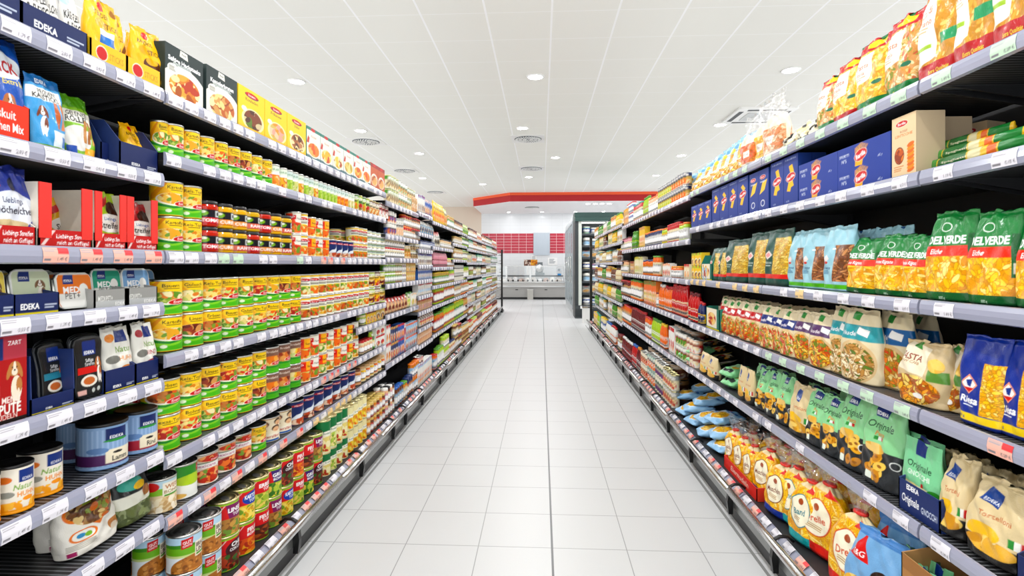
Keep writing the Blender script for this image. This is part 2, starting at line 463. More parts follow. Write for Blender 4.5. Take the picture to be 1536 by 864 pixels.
REDT = [('FEUER', 'TOPF', ['#5a2a18', '#7c3a1e', '#b0602c', '#7a9a34'], 'dark stew'), ('CHILI', 'CON CARNE', ['#5c2418', '#7d3020', '#b85030', '#40702c'], 'chilli'), ('FEUER', 'BOHNEN', ['#d86020', '#e88a2c', '#b83c18', '#f0b040'], 'orange bean'),
        ('LINSEN', 'TOPF', ['#b88848', '#d0a458', '#8c6030', '#7a9a40'], 'lentil'), ('KARTOFFEL', 'TOPF', ['#f0d048', '#f7e27a', '#d8a828', '#86b038'], 'potato'), ('ERBSEN', 'TOPF', ['#a8c040', '#c8d868', '#809a2c', '#e8d070'], 'pea'), ('GRÜNE', 'BOHNEN', ['#6a9a2c', '#b8cf50', '#e8d060', '#47802a'], 'green bean')]
@kind
def redcan(i, res):
    r, h = .057, .155; T = REDT[i % 7]; a = Art(PI * r, h, res, '#d6232a', i)
    if i % 7 in (3, 6): a.poly([(.42, .95), (1, .95), (1, .45), (.5, .5)], '#8a2468' if i % 7 == 3 else '#4a2f7a')
    if i % 7 == 4: a.ell(.72, .7, .3, .2, '#1d4fb0')
    if i % 7 == 1: a.ell(.74, .62, .34, .28, '#4c1420')
    a.ell(.5, .16, .75, .36, T[2][0]); a.blobs(.5, .16, .7, .34, T[2], 90, .011); a.ell(.72, .34, .22, .13, T[2][1]); a.blobs(.72, .34, .2, .11, T[2], 26, .009)
    a.poly([(.1, .5), (.125, .5), (.42, .92), (.395, .92)], '#f0d8d0'); a.text('G&G', .18, .78, .09, '#ffffff', rot=.6, fit=.26)
    a.text(T[0], .7, .76, .12, '#ffffff', fit=.46, bold=.03); a.text(T[1], .7, .62, .085, '#ffffff', fit=.42, bold=.02)
    a.rect(0, .93, 1, 1, '#9ecb3a'); a.rect(0, 0, 1, .05, '#8cc034'); a.text('800 g', .25, .13, .06, '#ffffff', fit=.25)
    return can_of('stew_can', 'red stew can with %s picture' % T[3], a, r, h, 'gold', res >= MID)

@kind
def linsencan(res):
    r, h = .057, .16; a = Art(PI * r, h, res, '#e9eff2', 3)
    a.rect(0, .78, 1, 1, '#bcd9ea'); a.rect(0, .5, 1, .74, '#79b52c'); a.ell(.3, .74, .4, .05, '#4c9428'); a.rect(0, .44, 1, .5, '#cfdc9a')
    a.ell(.66, .1, .5, .38, '#b4793a'); a.blobs(.66, .1, .48, .36, ['#b87a38', '#d09a58', '#8f5a26', '#c78a44'], 130, .006, 1.3)
    a.poly([(.36, .66), (.56, .7), (.58, .96), (.36, .92)], '#c91a22'); a.text('GUT', .47, .84, .075, '#ffffff', rot=.2, fit=.16); a.text('GÜNSTIG', .47, .75, .05, '#ffffff', rot=.2, fit=.17)
    a.rect(.62, .38, 1, .78, '#f3ead8'); a.text('BRAUNE', .81, .68, .11, '#4a2a18', fit=.34, bold=.03); a.text('LINSEN', .81, .54, .11, '#4a2a18', fit=.34, bold=.03); a.rect(.64, .41, .98, .46, '#5a9a2c')
    return can_of('lentil_can', 'light-blue lentil can with brown lentils pictured', a, r, h, 'steel', True)

@kind
def beancan(v, res):
    r, h = .05, .135; a = Art(PI * r, h, res, '#e6eef0', 5 + v)
    if v == 0:
        a.rect(0, .75, 1, 1, '#c4dde8'); a.rect(0, .55, 1, .75, '#8fbf3a'); a.rect(0, 0, 1, .55, '#e6d2ae'); a.blobs(.5, .22, .55, .26, ['#f0e4c8', '#dcc294', '#f7eedb', '#c9a878'], 70, .009)
        a.ell(.2, .82, .16, .14, '#c91a22'); a.rect(.42, .52, 1, .9, '#f2ecdc'); a.text('WEISSE', .7, .78, .12, '#b8741c', fit=.5, bold=.02); a.text('BOHNEN', .7, .63, .1, '#9a7a3c', fit=.5); a.rect(.45, .5, .95, .55, '#4f9a2c')
        return can_of('bean_can', 'light-blue bean can with white beans pictured', a, r, h, 'steel', True)
    if v == 1:
        a.rect(0, .0, 1, 1, '#f0f1ec'); a.poly([(.3, .45), (1, .5), (1, 1), (.3, 1)], '#3f9a34'); a.ell(.65, .55, .4, .16, '#b9d43a'); a.rect(.74, .74, .96, .95, '#c91a22'); a.text('G&G', .85, .84, .07, '#ffffff', fit=.16); a.blobs(.3, .12, .2, .08, ['#e06a2c', '#e8c070'], 12, .01); a.bar(.06, .5, .22, .8)
        return can_of('bean_can', 'white bean can with green field and red square', a, r, h, 'steel', True)
    a.rect(0, 0, 1, 1, ['', '', '#e0d4c4', '#dccbb8', '#e9e2d0'][v]); pal = ['#c8401c', '#e8803a', '#a02c18', '#7fa040', '#f0b070']
    a.rect(0, .56, 1, .72, '#efece8'); a.rect(0, .72, 1, .74, '#2f6a3c'); a.text(['', '', 'Mexicana', 'Mexicana', 'Gulasch'][v], .5, .64, .1, '#b0568a', fit=.7)
    bowl(a, .6, .3, .34, .24, pal, 50, '#f0e8dc'); bowl(a, .62, .86, .26, .1, pal, 22, '#d8c0a4'); a.ell(.7, .8, .18, .06, RED); a.text('Erasco', .7, .8, .055, '#ffffff', fit=.26)
    return can_of('soup_can', ['', '', 'beige soup can with red bean bowl', 'pinkish soup can with bean stew bowl', 'cream soup can with goulash bowl'][v], a, r, h)

@kind
def facecan(res):
    r, h = .05, .14; a = Art(PI * r, h, res, '#f4ead2', 9)
    for (u, v, k) in ((.28, .72, '#7a4a28'), (.66, .78, '#4a3020'), (.22, .46, '#a8703c'), (.6, .52, '#5a3820')):
        a.ell(u, v + .04, .13, .13, k); a.ell(u, v, .1, .1, '#e8bf96'); a.ell(u, v - .04, .04, .012, '#b04a3c')
    a.rect(.05, .12, .95, .36, '#f7f0de'); a.text('Familien', .5, .25, .11, '#c0392b', fit=.75); a.rect(0, .96, 1, 1, '#c99a4a'); a.rect(.3, .06, .7, .12, '#2f6ab0')
    return can_of('soup_can', 'cream family soup can with brown photographs', a, r, h)

@kind
def navycan(i, res):
    r, h = .05, .15; a = Art(PI * r, h, res, '#1d3673', i)
    a.poly([(.4, .2), (.62, .2), (1, .75), (1, .9)], '#c8d4e6'); a.poly([(.15, .1), (.6, .1), (.8, .5), (.5, .45)], '#e8eef4'); a.ell(.7, .16, .4, .14, '#a8482a'); a.blobs(.7, .16, .38, .13, ['#c8582c', '#e0a070', '#8c3820', '#f0d8c0'], 36, .011)
    a.ell(.6, .82, .26, .05, '#c8303a'); a.text('Hawesta', .6, .82, .06, '#ffffff', fit=.4)
    return can_of('fish_can', 'navy-blue fish can with ' + ['red', 'salmon', 'tomato'][i % 3] + ' picture', a, r, h)

@kind
def palecan(i, res):
    r, h = .04, .115; pal = [['#f08a28', '#f5a94a', '#fbd9a0'], ['#9fc43a', '#c7dc6c', '#e8efb0'], ['#e8b83a', '#d8582c', '#f2d890'], ['#d8d890', '#a8c050', '#f0eec8'], ['#f0e6c0', '#e0d098', '#c8d070'], ['#f29a1c', '#f7b83c', '#e07a10']][i % 6]
    a = Art(PI * r, h, res, ['#e9efe6', '#dfe8d0', '#eef0ea', '#e2ecd8', '#f2efdc', '#f4eeda'][i % 6], i)
    a.rect(0, 0, 1, .4, pal[1]); a.ell(.5, .4, .44, .2, pal[0]); a.blobs(.5, .3, .48, .26, pal, 44, .008); a.rect(0, .7, 1, 1, '#d9e6e2' if i % 2 else '#e6efe0'); a.text('Bonduelle', .5, .82, .1, '#3f8a4a', fit=.6); a.ell(.5, .62, .2, .05, '#ffffff')
    return can_of('vegetable_can', ['pale can with orange carrots pictured', 'pale can with green peas pictured', 'pale can with mixed vegetables pictured', 'pale can with sprouts pictured', 'cream can with asparagus pictured', 'cream can with apricot-orange fruit pictured'][i % 6], a, r, h)

@kind
def plaincan(c0, c1, c2, desc, res, r=.048, h=.125, metal='steel', name='food_can'):
    a = Art(PI * r, h, res, c0, hash(desc) % 97); c = [c2, c1, '#f4ead2']
    a.rect(0, .72, 1, 1, c1); a.rect(0, 0, 1, .1, c1); bowl(a, .5, .34, .36, .2, [c2, c2, c0, '#f2dfa8'], 30); a.ell(.5, .8, .26, .09, '#f5f2ea'); a.text('Feinkost', .5, .8, .09, c1, fit=.42); a.lines(.3, .58, .75, .66, 2, '#5a5048')
    return can_of(name, desc, a, r, h, metal)

# ------------------------------------------------------------------ jars, bottles
def jar_parts(r, h, lidc, metal=0.):
    return [('lid', lathe('lid', [(r * .8, -.012), (r * .93, -.012), (r * .95, -.008), (r * .95, .003), (r * .9, .006), (r * .3, .0055), (r * .01, .0045)], cmat(lidc, .3, metal), 24), (0, 0, h - .006))]

@kind
def jar(c, lab, lidc, desc, res, txt='', sub='', r=.046, h=.125, labc2='#ffffff', v0=.14, v1=.7, name='jar', content=None, metal=0.):
    a = Art(PI * r, h, res, c, hash(desc) % 89)
    if content: a.blobs(.5, .5, .55, .5, list(content), 90, .008, 1.3, True)
    a.rect(.06, v0, .94, v1, lab)
    m = (v0 + v1) / 2; d = v1 - v0
    if txt == 'TOMATE' or sub == 'dark':
        a.ell(.36, v1 - d * .26, .13, d * .2, '#86b82c'); a.ell(.36, v1 - d * .16, .08, d * .1, '#f2f4ea'); a.rect(.68, v1 - d * .5, .84, v1 - d * .08, '#d8dcdc'); a.ell(.76, v1 - d * .28, .05, d * .14, '#20242a')
        a.rect(.26, v0 + d * .04, .94, v0 + d * .42, labc2); a.text(txt, .62, v0 + d * .25, d * .22, '#ffffff', fit=.56, bold=.03); a.rect(.0, v0, .14, v1, '#dfe2dc')
    else:
        a.ell(.5, m, .28, d * .32, labc2); a.text(txt or 'Salsa', .5, m + d * .28, d * .2, '#333333', fit=.6); a.lines(.2, v0 + d * .06, .8, v0 + d * .2, 2, '#666666')
    rows = [(0, r * .88, r * .88, 2), (.006, r, r, 2), (h * .78, r, r, 2), (h * .87, r * .9, r * .9, 2), (h - .01, r * .84, r * .84, 2)]
    return Kind(name, 'jar', desc, loft(name, rows, a, M['glassfood'], nb=max(8, a.nu), pure=True), 2 * r, 2 * r, h, jar_parts(r, h, lidc, metal), True)

@kind
def bottle(c, lab, capc, desc, res, r=.036, h=.26, name='bottle', neck=.4, shoulder=.62, c2=None, capr=.45, capl=.1):
    a = Art(PI * r, h, res, c, hash(desc) % 83)
    a.rect(0, .1, 1, shoulder * .82, lab); a.ell(.5, .1 + shoulder * .4, .3, shoulder * .22, c2 or c); a.text('Sugo', .5, shoulder * .68, .05, '#7a1a14' if c2 is None else '#ffffff', fit=.6); a.lines(.2, .13, .8, .2, 3, '#6a6a6a')
    rows = [(0, r * .85, r * .85, 2), (.008, r, r, 2), (h * shoulder, r, r, 2), (h * (shoulder + .16), r * (.5 + neck * .5), r * (.5 + neck * .5), 2), (h * .9, r * neck, r * neck, 2)]
    cap = lathe('cap', [(r * neck * 1.02, -.004), (r * capr * 1.12, -.004), (r * capr * 1.1, h * capl * .8), (r * capr * .9, h * capl), (.001, h * capl)], cmat(capc, .35), 20)
    return Kind(name, 'bottle', desc, loft(name, rows, a, M['glassfood'], nb=max(8, a.nu), pure=True), 2 * r, 2 * r, h, [('cap', cap, (0, 0, h * (1 - capl)))], True)

# ------------------------------------------------------------------ boxes
@kind
def fbox(c0, c1, c2, desc, res, w=.09, h=.2, d=.06, side=None, name='food_box', txt='', band=.16, light='#f6f2e8'):
    a = Art(w, h, res, c0, hash(desc) % 79)
    a.rect(0, 1 - band, 1, 1, c1); a.ell(.5, .36, .42, .24, light); a.blobs(.5, .34, .36, .2, [c2, c1, c2, '#f2c070'], 34, .011); a.ell(.5, 1 - band / 2, .2, band * .3, RED)
    if txt: a.text(txt, .5, .7, .08, '#333333', fit=.8)
    a.lines(.15, .04, .85, .1, 2, '#77736a')
    return Kind(name, 'box', desc, carton(name, w, d, h, a, side or c0), w, d, h)

@kind
def hackbox(v, res):
    w, h = .2, .205; a = Art(w, h, res, '#2c3d3c', 3 + v)
    a.ell(.5, .2, .62, .46, '#eceae0'); a.rect(0, 0, 1, .03, '#3a4a48'); pal = ['#d98a2c', '#b8641c', '#e8b04a', '#f2e6b0', '#c04a1c'] if v == 0 else ['#c8743c', '#a85430', '#f0e2b4', '#e8d898', '#d8a868']
    a.ell(.5, .26, .4, .26, pal[0]); a.blobs(.5, .26, .4, .26, pal, 80, .014); a.ell(.2, .55, .14, .1, '#f1efe8'); a.lines(.1, .5, .3, .6, 4, '#9a9a92')
    a.poly([(.36, .86), (.58, .84), (.56, .97), (.38, .98)], '#f0eee4'); a.text('Unser', .47, .92, .04, '#2c3d3c', fit=.16)
    a.text('Saftige Hacksteaks' if v == 0 else 'Kasselerbraten', .5, .74, .085, '#ffffff', fit=.84, bold=.03); a.lines(.2, .64, .8, .69, 2, '#dfe6e2'); a.rect(.8, .04, .94, .12, '#e8f0ea')
    return Kind('meal_box', 'box', 'dark-green meal box with %s picture' % ('meatball' if v == 0 else 'roast'), carton('meal_box', w, .06, h, a, '#263634'), w, .06, h)

@kind
def yellowbox(v, res):
    w, h = .16, .205; a = Art(w, h, res, '#f7d415', v); pal = [['#5a3018', '#8a4a22', '#d8c8a0', '#6a8a30'], ['#e8b0a0', '#f0d0b0', '#e8a040', '#d8c070'], ['#a86838', '#c89060', '#f0dfb0', '#704020']][v % 3]
    a.ell(.55, .3, .42, .26, '#f4e9b8'); a.ell(.55, .3, .33, .22, pal[0]); a.blobs(.55, .3, .34, .23, pal, 60, .013); a.ell(.5, .86, .26, .06, '#24346a'); a.ell(.5, .87, .24, .055, RED); a.text('Sonnen', .5, .865, .05, '#ffffff', fit=.36); a.text(['Rouladen', 'Frikassee', 'Sülze'][v % 3], .5, .74, .07, '#8a6a10', fit=.5); a.rect(0, 0, 1, .1, '#f0c400'); a.ell(.22, .5, .1, .06, '#e8f0e4')
    return Kind('meal_box', 'box', 'yellow meal box with %s picture' % ['roulade', 'chicken stew', 'brown meat'][v % 3], carton('meal_box', w, .06, h, a, '#e8c410'), w, .06, h)

@kind
def creambox(v, res):
    w, h = .16, .205; a = Art(w, h, res, '#f3efe4', v); pal = [['#e86a28', '#f09040', '#f8c070'], ['#f0c040', '#d86030', '#f4e0a0'], ['#f2d060', '#b85a30', '#f0e8c0'], ['#e8e0a0', '#c8b050', '#f0d080'], ['#f0a040', '#f6c868', '#d87028']][v % 5]
    a.rect(0, .9, 1, 1, '#3f8a7c'); a.ell(.45, .94, .16, .05, RED); a.rect(0, 0, 1, .14, '#6a8a90'); a.ell(.5, .3, .42, .2, '#faf6ec'); a.blobs(.5, .34, .4, .2, pal, 50, .016); a.text('Knödel', .5, .74, .07, '#b8907a', fit=.6); a.poly([(.0, .5), (.16, .5), (.2, .66), (.1, .72)], '#c8402c')
    return Kind('dumpling_box', 'box', 'cream box with teal top and ' + ['orange', 'yellow', 'golden', 'pale', 'amber'][v % 5] + ' picture', carton('dumpling_box', w, .06, h, a, '#4f8f86'), w, .06, h)

@kind
def barilla(v, res):
    w, h = .1, .26; a = Art(w, h, res, '#21459a', v)
    if v == 2:
        a.ell(.42, .82, .28, .05, '#f0ece0'); a.ell(.42, .82, .25, .042, RED); a.text('Barilla', .42, .82, .036, '#ffffff', fit=.4)
        a.poly([(.12, .42), (.6, .5), (.86, .74), (.4, .7)], '#f2cf4a'); a.ell(.42, .2, .2, .08, '#e8ecf2'); a.ell(.42, .2, .15, .06, '#21459a'); a.text('Lasagne', .42, .72, .045, '#dfe6f4', fit=.7)
    else:
        for (x0, y0, x1, y1) in ((.42, .78, .66, .66), (.36, .3, .54, .5)) if v == 0 else ((.5, .8, .62, .62), (.36, .28, .52, .52), (.6, .36, .5, .5)):
            n = math.hypot((x1 - x0) * w, (y1 - y0) * h); dx, dy = -(y1 - y0) * h / n * .012, (x1 - x0) * w / n * .012
            a.poly([(x0 + dx / w, y0 + dy / h), (x1 + dx / w, y1 + dy / h), (x1 - dx / w, y1 - dy / h), (x0 - dx / w, y0 - dy / h)], '#f6c92c')
        a.ell(.5, .56, .33, .09, '#f2ece0', .35); a.ell(.5, .56, .31, .081, '#d3202a', .35); a.text('Barilla', .5, .56, .058, '#ffffff', fit=.5, rot=.35, bold=.03)
        a.text('PENNE RIGATE', .5, .93, .03, '#c8d4ee', fit=.7); a.text('N73', .3, .08, .03, '#c8d4ee', fit=.2)
    return Kind('pasta_box', 'box', 'upright blue pasta box with ' + ['two penne', 'three penne', 'lasagne sheet'][v] + ' picture', carton('pasta_box', w, .07, h, a, '#1b3a86', top='#2a50a8'), w, .07, h)

@kind
def spagbox(res):
    w, h = .31, .092; a = Art(w, h, res, '#2247a0', 4)
    a.poly([(.37, .1), (.5, .1), (.56, .62), (.53, .72), (.42, .72), (.38, .62)], '#e09a14')
    for k in range(13):
        t = (k - 6) / 6; a.poly([(.4 + .03 * t, .02), (.412 + .03 * t, .02), (.492 + .12 * t, .98 - abs(t) * .16), (.482 + .12 * t, .98 - abs(t) * .16)], '#f6c428' if k % 2 else '#f0a81c')
    a.poly([(.36, 0), (.5, 0), (.52, .35), (.38, .35)], '#f2b824'); a.ell(.47, .46, .125, .25, '#f2ece0', .25); a.ell(.47, .46, .119, .232, '#d3202a', .25); a.text('Barilla', .47, .46, .19, '#ffffff', fit=.185, rot=.25, bold=.03)
    a.text('SPAGHETTI', .14, .62, .13, '#e8eef8', fit=.2); a.text('N°5', .14, .38, .15, '#e8eef8', fit=.1); a.text('500 g', .82, .2, .08, '#e8eef8', fit=.1)
    return Kind('spaghetti_box', 'box', 'flat blue spaghetti box with fanned spaghetti', carton('spaghetti_box', w, .07, h, a, '#1c3a86', top='#2a50a8', near='#1f418f'), w, .07, h)

@kind
def creambarilla(v, res):
    w, h = .1, .226; a = Art(w, h, res, '#ead2ae', 4)
    a.ell(.42, .87, .26, .055, '#f4ead8'); a.ell(.42, .87, .24, .046, RED); a.text('Barilla', .42, .87, .04, '#ffffff', fit=.36)
    a.text('LENTICCHIE', .5, .68, .04, '#d88a4c', fit=.7); a.text('ROSSE', .5, .74, .035, '#b8704a', fit=.3)
    a.ell(.32, .36, .2, .14, '#8a3c14'); a.blobs(.32, .36, .18, .12, ['#c8641c', '#e88a2c', '#9a4416'], 40, .008)
    for k in range(9): a.ell(.78, .1 + k * .05, .15, .034, '#f29a22' if k % 2 else '#e07a14', .35)
    a.lines(.1, .1, .5, .2, 3, '#d89a6a'); 
    if v: a.rect(.08, .42, .92, .54, '#3a2014'); a.rect(.0, 0, 1, .3, '#e4cfae'); a.ell(.3, .2, .1, .05, '#3a2014')
    return Kind('pasta_box', 'box', 'cream pasta box with ' + ('dark band' if v else 'orange fusilli and round window'), carton('pasta_box', w, .1, h, a, '#dcc4a0', top='#efdcc0'), w, .1, h)

@kind
def petbox(res):
    w, h = .2, .24; a = Art(w, h, res, '#b3141f', 2)
    a.rect(0, .72, .62, .96, '#1c3a7c'); a.text('EDEKA', .3, .82, .1, '#ffffff', fit=.5, bold=.03); a.rect(.62, .72, 1, 1, '#c04a5a'); a.text('ZART', .8, .9, .05, '#ffffff', fit=.3)
    dog(a, .8, .6, .24, '#f0e4d2', '#c08850')
    a.rect(0, .32, .56, .44, '#f4efe8'); a.text('KOMPLETT MENÜ', .46, .26, .07, '#f4e8e0', fit=.84); a.text('RIND & PUTE', .46, .16, .11, '#f4f0ea', fit=.88, bold=.03); a.text('MUSCHELNUDELN', .44, .07, .06, '#f0d8d0', fit=.8); a.rect(0, 0, 1, .04, '#2a1a18')
    return Kind('pet_food_box', 'box', 'red and navy dog food box with dog picture', carton('pet_food_box', w, .09, h, a, '#16306a'), w, .09, h)

# ------------------------------------------------------------------ bags
def bag_rows(w, d, h, top=.9, gather=False, lean=0., seal=.03, ex=2.6, mid=1.):
    a, b = w / 2, d / 2
    return [(0, a * .86, b * .8, ex, 0, 0), (h * .02, a * .95, b, ex, 0, 0), (h * .15, a, b * 1.02, ex, 0, 0), (h * .5, a * mid, b * .95, ex, 0, lean * .3), (h * .72, a * (mid + top) / 2, b * .7, ex * .9, 0, lean * .6),
            (h * (1 - seal * 2.4), a * top * .98, b * .3, 2.2, 0, lean * .9), (h * (1 - seal), a * top, .004, 2, 0, lean), (h, a * top, .0025, 2, 0, lean)]

@kind
def pouch(fn, desc, res, w=.16, d=.07, h=.26, top=.92, wr=.004, back='#dddddd', name='pouch', seed=0, cat='bag', ex=2.6, seal=.03, mid=1., lean=0.):
    a = Art(w * 1.25, h, res, back, seed + 3); ARTS[fn](a, seed)
    if name == 'pouch': name = BAGN.get(fn, 'pasta_bag')
    return Kind(name, cat, desc, loft(name, bag_rows(w, d, h, top, lean=lean, seal=seal, ex=ex, mid=mid), a, M['film'], back=back, wrinkle=wr, seed=seed), w, d, h)

BAGN = {'treat': 'treat_bag', 'treatwhite': 'treat_bag', 'biscuit': 'biscuit_bag', 'kaustick': 'chew_stick_bag', 'rollen': 'chew_roll_bag', 'knochen': 'treat_bag', 'streifen': 'treat_bag', 'whitepet': 'pet_food_pouch', 'hamster': 'rodent_food_bag', 'jrbag': 'hay_bag', 'beanbag': 'bean_bag', 'bowlpouch': 'noodle_pouch', 'gnocchi': 'gnocchi_pouch'}
ARTS = {}
def art(f): ARTS[f.__name__] = f; return f

def dog(a, u, v, s, c='#f2ece2', c2='#b8743c'):
    a.ell(u + s * .12, v - s * .95, s * .36, s * .62, c); a.ell(u + s * .3, v - s * .8, s * .2, s * .36, c2); a.ell(u - s * .06, v - s * 1.3, s * .1, s * .4, c); a.ell(u + s * .26, v - s * 1.35, s * .1, s * .4, c); a.ell(u, v, s * .42, s * .36, c2); a.ell(u - s * .38, v - s * .14, s * .13, s * .34, c2, -.3); a.ell(u + s * .38, v - s * .14, s * .13, s * .34, c2, .3); a.ell(u, v + s * .06, s * .1, s * .3, c); a.ell(u, v - s * .14, s * .2, s * .18, c); a.ell(u, v - s * .06, s * .06, s * .05, '#1a1412'); a.ell(u - s * .15, v + s * .08, s * .04, s * .04, '#1a1412'); a.ell(u + s * .15, v + s * .08, s * .04, s * .04, '#1a1412')

@art
def treat(a, i):
    a.rect(0, 0, 1, 1, '#fac90e'); a.rect(0, .9, 1, 1, '#f0b800'); a.ell(.4, .86, .1, .06, RED); a.ell(.8, .86, .07, .06, '#a8741c'); a.text('RANCHOS' if i % 2 else 'TENDER', .38, .74, .07, '#3a2c10', fit=.4)
    a.ell(.38, .6, .18, .08, '#e8b410'); a.text('STICKS', .62, .6, .08, '#4a3410', fit=.34)
    if i % 2: a.ell(.5, .38, .2, .12, '#6a3c1c'); a.poly([(.66, .3), (.86, .6), (.92, .55), (.74, .26)], '#7a4420'); a.ell(.5, .44, .14, .06, '#e8b40e')
    else: a.rect(.3, .3, .62, .5, '#2f7fc8'); a.rect(.3, .44, .62, .52, '#eef2f4'); a.poly([(.74, .3), (.92, .66), (.98, .6), (.82, .26)], '#8a5228')
    a.rect(0, 0, 1, .05, '#e0aa00')
@art
def treatwhite(a, i):
    a.rect(0, 0, 1, 1, '#eceae6'); a.text('MILCH & FLEISCH' if i % 2 else 'KÄSE & FLEISCH', .5, .6, .12, '#222222', fit=.8, bold=.03); a.text('& FLEISCH', .5, .42, .14, '#222222', fit=.7, bold=.03); a.blobs(.4, .22, .3, .12, ['#7a4a2c', '#a06a40', '#5a3420'], 14, .02); a.ell(.2, .85, .2, .1, '#bfe0ea')
@art
def biscuit(a, i):
    a.rect(0, 0, 1, 1, '#1c62b8'); a.ell(.55, .72, .36, .14, '#eef4fa'); a.text('SNACK', .5, .7, .11, '#c82430', fit=.6, bold=.03); a.ell(.3, .5, .14, .05, '#e0b46a', .3); a.ell(.26, .38, .1, .05, '#d8a45a', -.4); a.text('Extra Biss', .72, .56, .05, '#f4e060', fit=.4); dog(a, .6, .36, .22); a.rect(0, .94, 1, 1, '#0f4a98'); a.ell(.2, .84, .12, .05, '#5aa0e0')
@art
def kaustick(a, i):
    a.rect(0, 0, 1, 1, '#4fa6d8'); a.rect(0, .86, 1, 1, '#2c7ab8'); a.text('EDEKA', .4, .91, .055, '#ffffff', fit=.4, bold=.02); a.rect(.04, .66, .84, .82, '#f4f2ec'); a.text('PRODENT', .5, .77, .06, '#2a2a2a', fit=.6, bold=.02); a.text('KAUSTICKS', .45, .7, .065, '#2a2a2a', fit=.72, bold=.03)
    dog(a, .32, .5, .2, '#f4f0ea', '#8a4a2c')
    for k in range(3): a.rect(.6 + k * .13, .3, .68 + k * .13, .66, ['#c06a34', '#d88a50', '#b05c2c'][k])
    a.rect(.5, 0, 1, .26, '#e8f2f8'); a.rect(.72, .05, .98, .2, '#2f86d0'); a.rect(0, 0, 1, .04, '#8cc63a')
@art
def rollen(a, i):
    a.rect(0, 0, 1, 1, '#8cbf2c'); a.rect(0, .8, 1, 1, '#5a9a1c'); a.rect(.02, .54, .9, .74, '#f2f0e6'); a.text('GELENKTE', .45, .69, .07, '#2a2a2a', fit=.6, bold=.02); a.text('ROLLEN', .42, .6, .09, '#2a2a2a', fit=.6, bold=.03); a.ell(.4, .3, .36, .2, '#f0eee8')
    for k in range(3): a.poly([(.5 + k * .14, .24), (.6 + k * .14, .24), (.64 + k * .13, .6), (.55 + k * .13, .6)], ['#c8904a', '#b87a38', '#d8a860'][k])
    a.rect(.5, 0, 1, .16, '#f4b81c'); a.rect(.1, .05, .3, .16, '#2f62b8')
@art
def knochen(a, i):
    a.rect(0, 0, 1, 1, '#3f4fa8'); a.rect(0, .9, 1, 1, '#2c3a8a'); a.poly([(0, .66), (.3, .72), (.24, .9), (0, .88)], '#c81e2a'); a.ell(.5, .46, .42, .22, '#e6eaf2'); a.text('Lieblings', .5, .56, .07, '#26366a', fit=.6); a.text('Knöchelchen', .48, .44, .09, '#2a2440', fit=.8, bold=.02); a.ell(.4, .26, .3, .06, '#d8c8a0'); a.rect(0, 0, .9, .14, '#d8dce8'); a.ell(.5, .76, .1, .08, '#20264a')
@art
def streifen(a, i):
    c = ['#e8b81c', '#a8c41c', '#a81428'][i % 3]
    a.rect(0, 0, 1, 1, c); a.poly([(0, .62), (.5, .8), (.5, .92), (0, .78)], '#c8202a'); a.ell(.66, .7, .26, .14, '#4a2414'); a.ell(.5, .44, .48, .17, '#f0eee8'); a.text('Lieblings', .5, .52, .06, '#2f5a9a', fit=.55); a.text('Streifen', .48, .4, .11, '#2a2420', fit=.84, bold=.02); a.ell(.66, .2, .24, .05, '#e6dcc0'); a.rect(0, 0, 1, .06, '#4a2a1a' if i else '#c8901c')
@art
def whitepet(a, i):
    c = ['#e8961c', '#b01c34'][i % 2]
    a.rect(0, 0, 1, 1, '#eeede6'); a.rect(.42, .74, .8, .94, '#1c3f88'); a.ell(.26, .82, .14, .07, c); a.text('Natur', .6, .62, .1, '#7fa83a', fit=.5, shear=.2); a.text('HUHN' if i % 2 == 0 else 'RIND', .64, .46, .08, c, fit=.34); a.ell(.3, .46, .18, .07, '#8a8a84'); a.ell(.62, .28, .18, .06, c); a.blobs(.5, .08, .5, .1, [c, c, '#f2d8a0'], 30, .014)
@art
def hamster(a, i):
    a.rect(0, 0, 1, 1, '#efece4'); a.ell(.34, .74, .26, .2, '#e8841c'); a.ell(.66, .74, .26, .2, '#e8841c'); a.poly([(.1, .7), (.9, .7), (.5, .4)], '#e8841c'); P = ['#7a5230', '#b08a54', '#e0c890', '#5a3a20', '#c8702c', '#8a9a40']
    for (u, v, ru, rv) in ((.34, .74, .22, .16), (.66, .74, .22, .16), (.5, .62, .3, .16)): a.ell(u, v, ru, rv, '#6a4628'); a.blobs(u, v, ru, rv, P, 50, .011)
    a.ell(.3, .34, .16, .1, '#e8841c'); a.ell(.3, .34, .13, .08, '#f4f2ea'); a.ell(.27, .34, .05, .04, '#3f9ac8'); a.ell(.35, .33, .04, .04, '#8cc03a'); a.ell(.78, .26, .12, .1, '#c88a4c'); a.ell(.78, .2, .08, .06, '#f0e0cc'); a.lines(.1, .14, .6, .24, 4, '#b8b4aa'); a.rect(.1, .05, .2, .12, '#a8306a')
@art
def jrbag(a, i):
    a.rect(0, 0, 1, 1, '#77805a'); a.blobs(.5, .4, .6, .5, ['#6a7448', '#8a9468', '#59633c', '#9aa47c'], 160, .01, 3, True); a.rect(.05, .3, .95, .98, '#1c2326'); a.text('EDEKA', .3, .9, .06, '#c8d8e8', fit=.34); a.text('grainless', .62, .82, .06, '#e8eef0', fit=.6); a.ell(.4, .64, .26, .1, '#4fb0a0'); a.ell(.55, .58, .16, .06, '#f2c81c'); a.rect(.05, .3, .95, .48, '#e6e6da'); a.ell(.7, .44, .14, .09, '#a8743c')
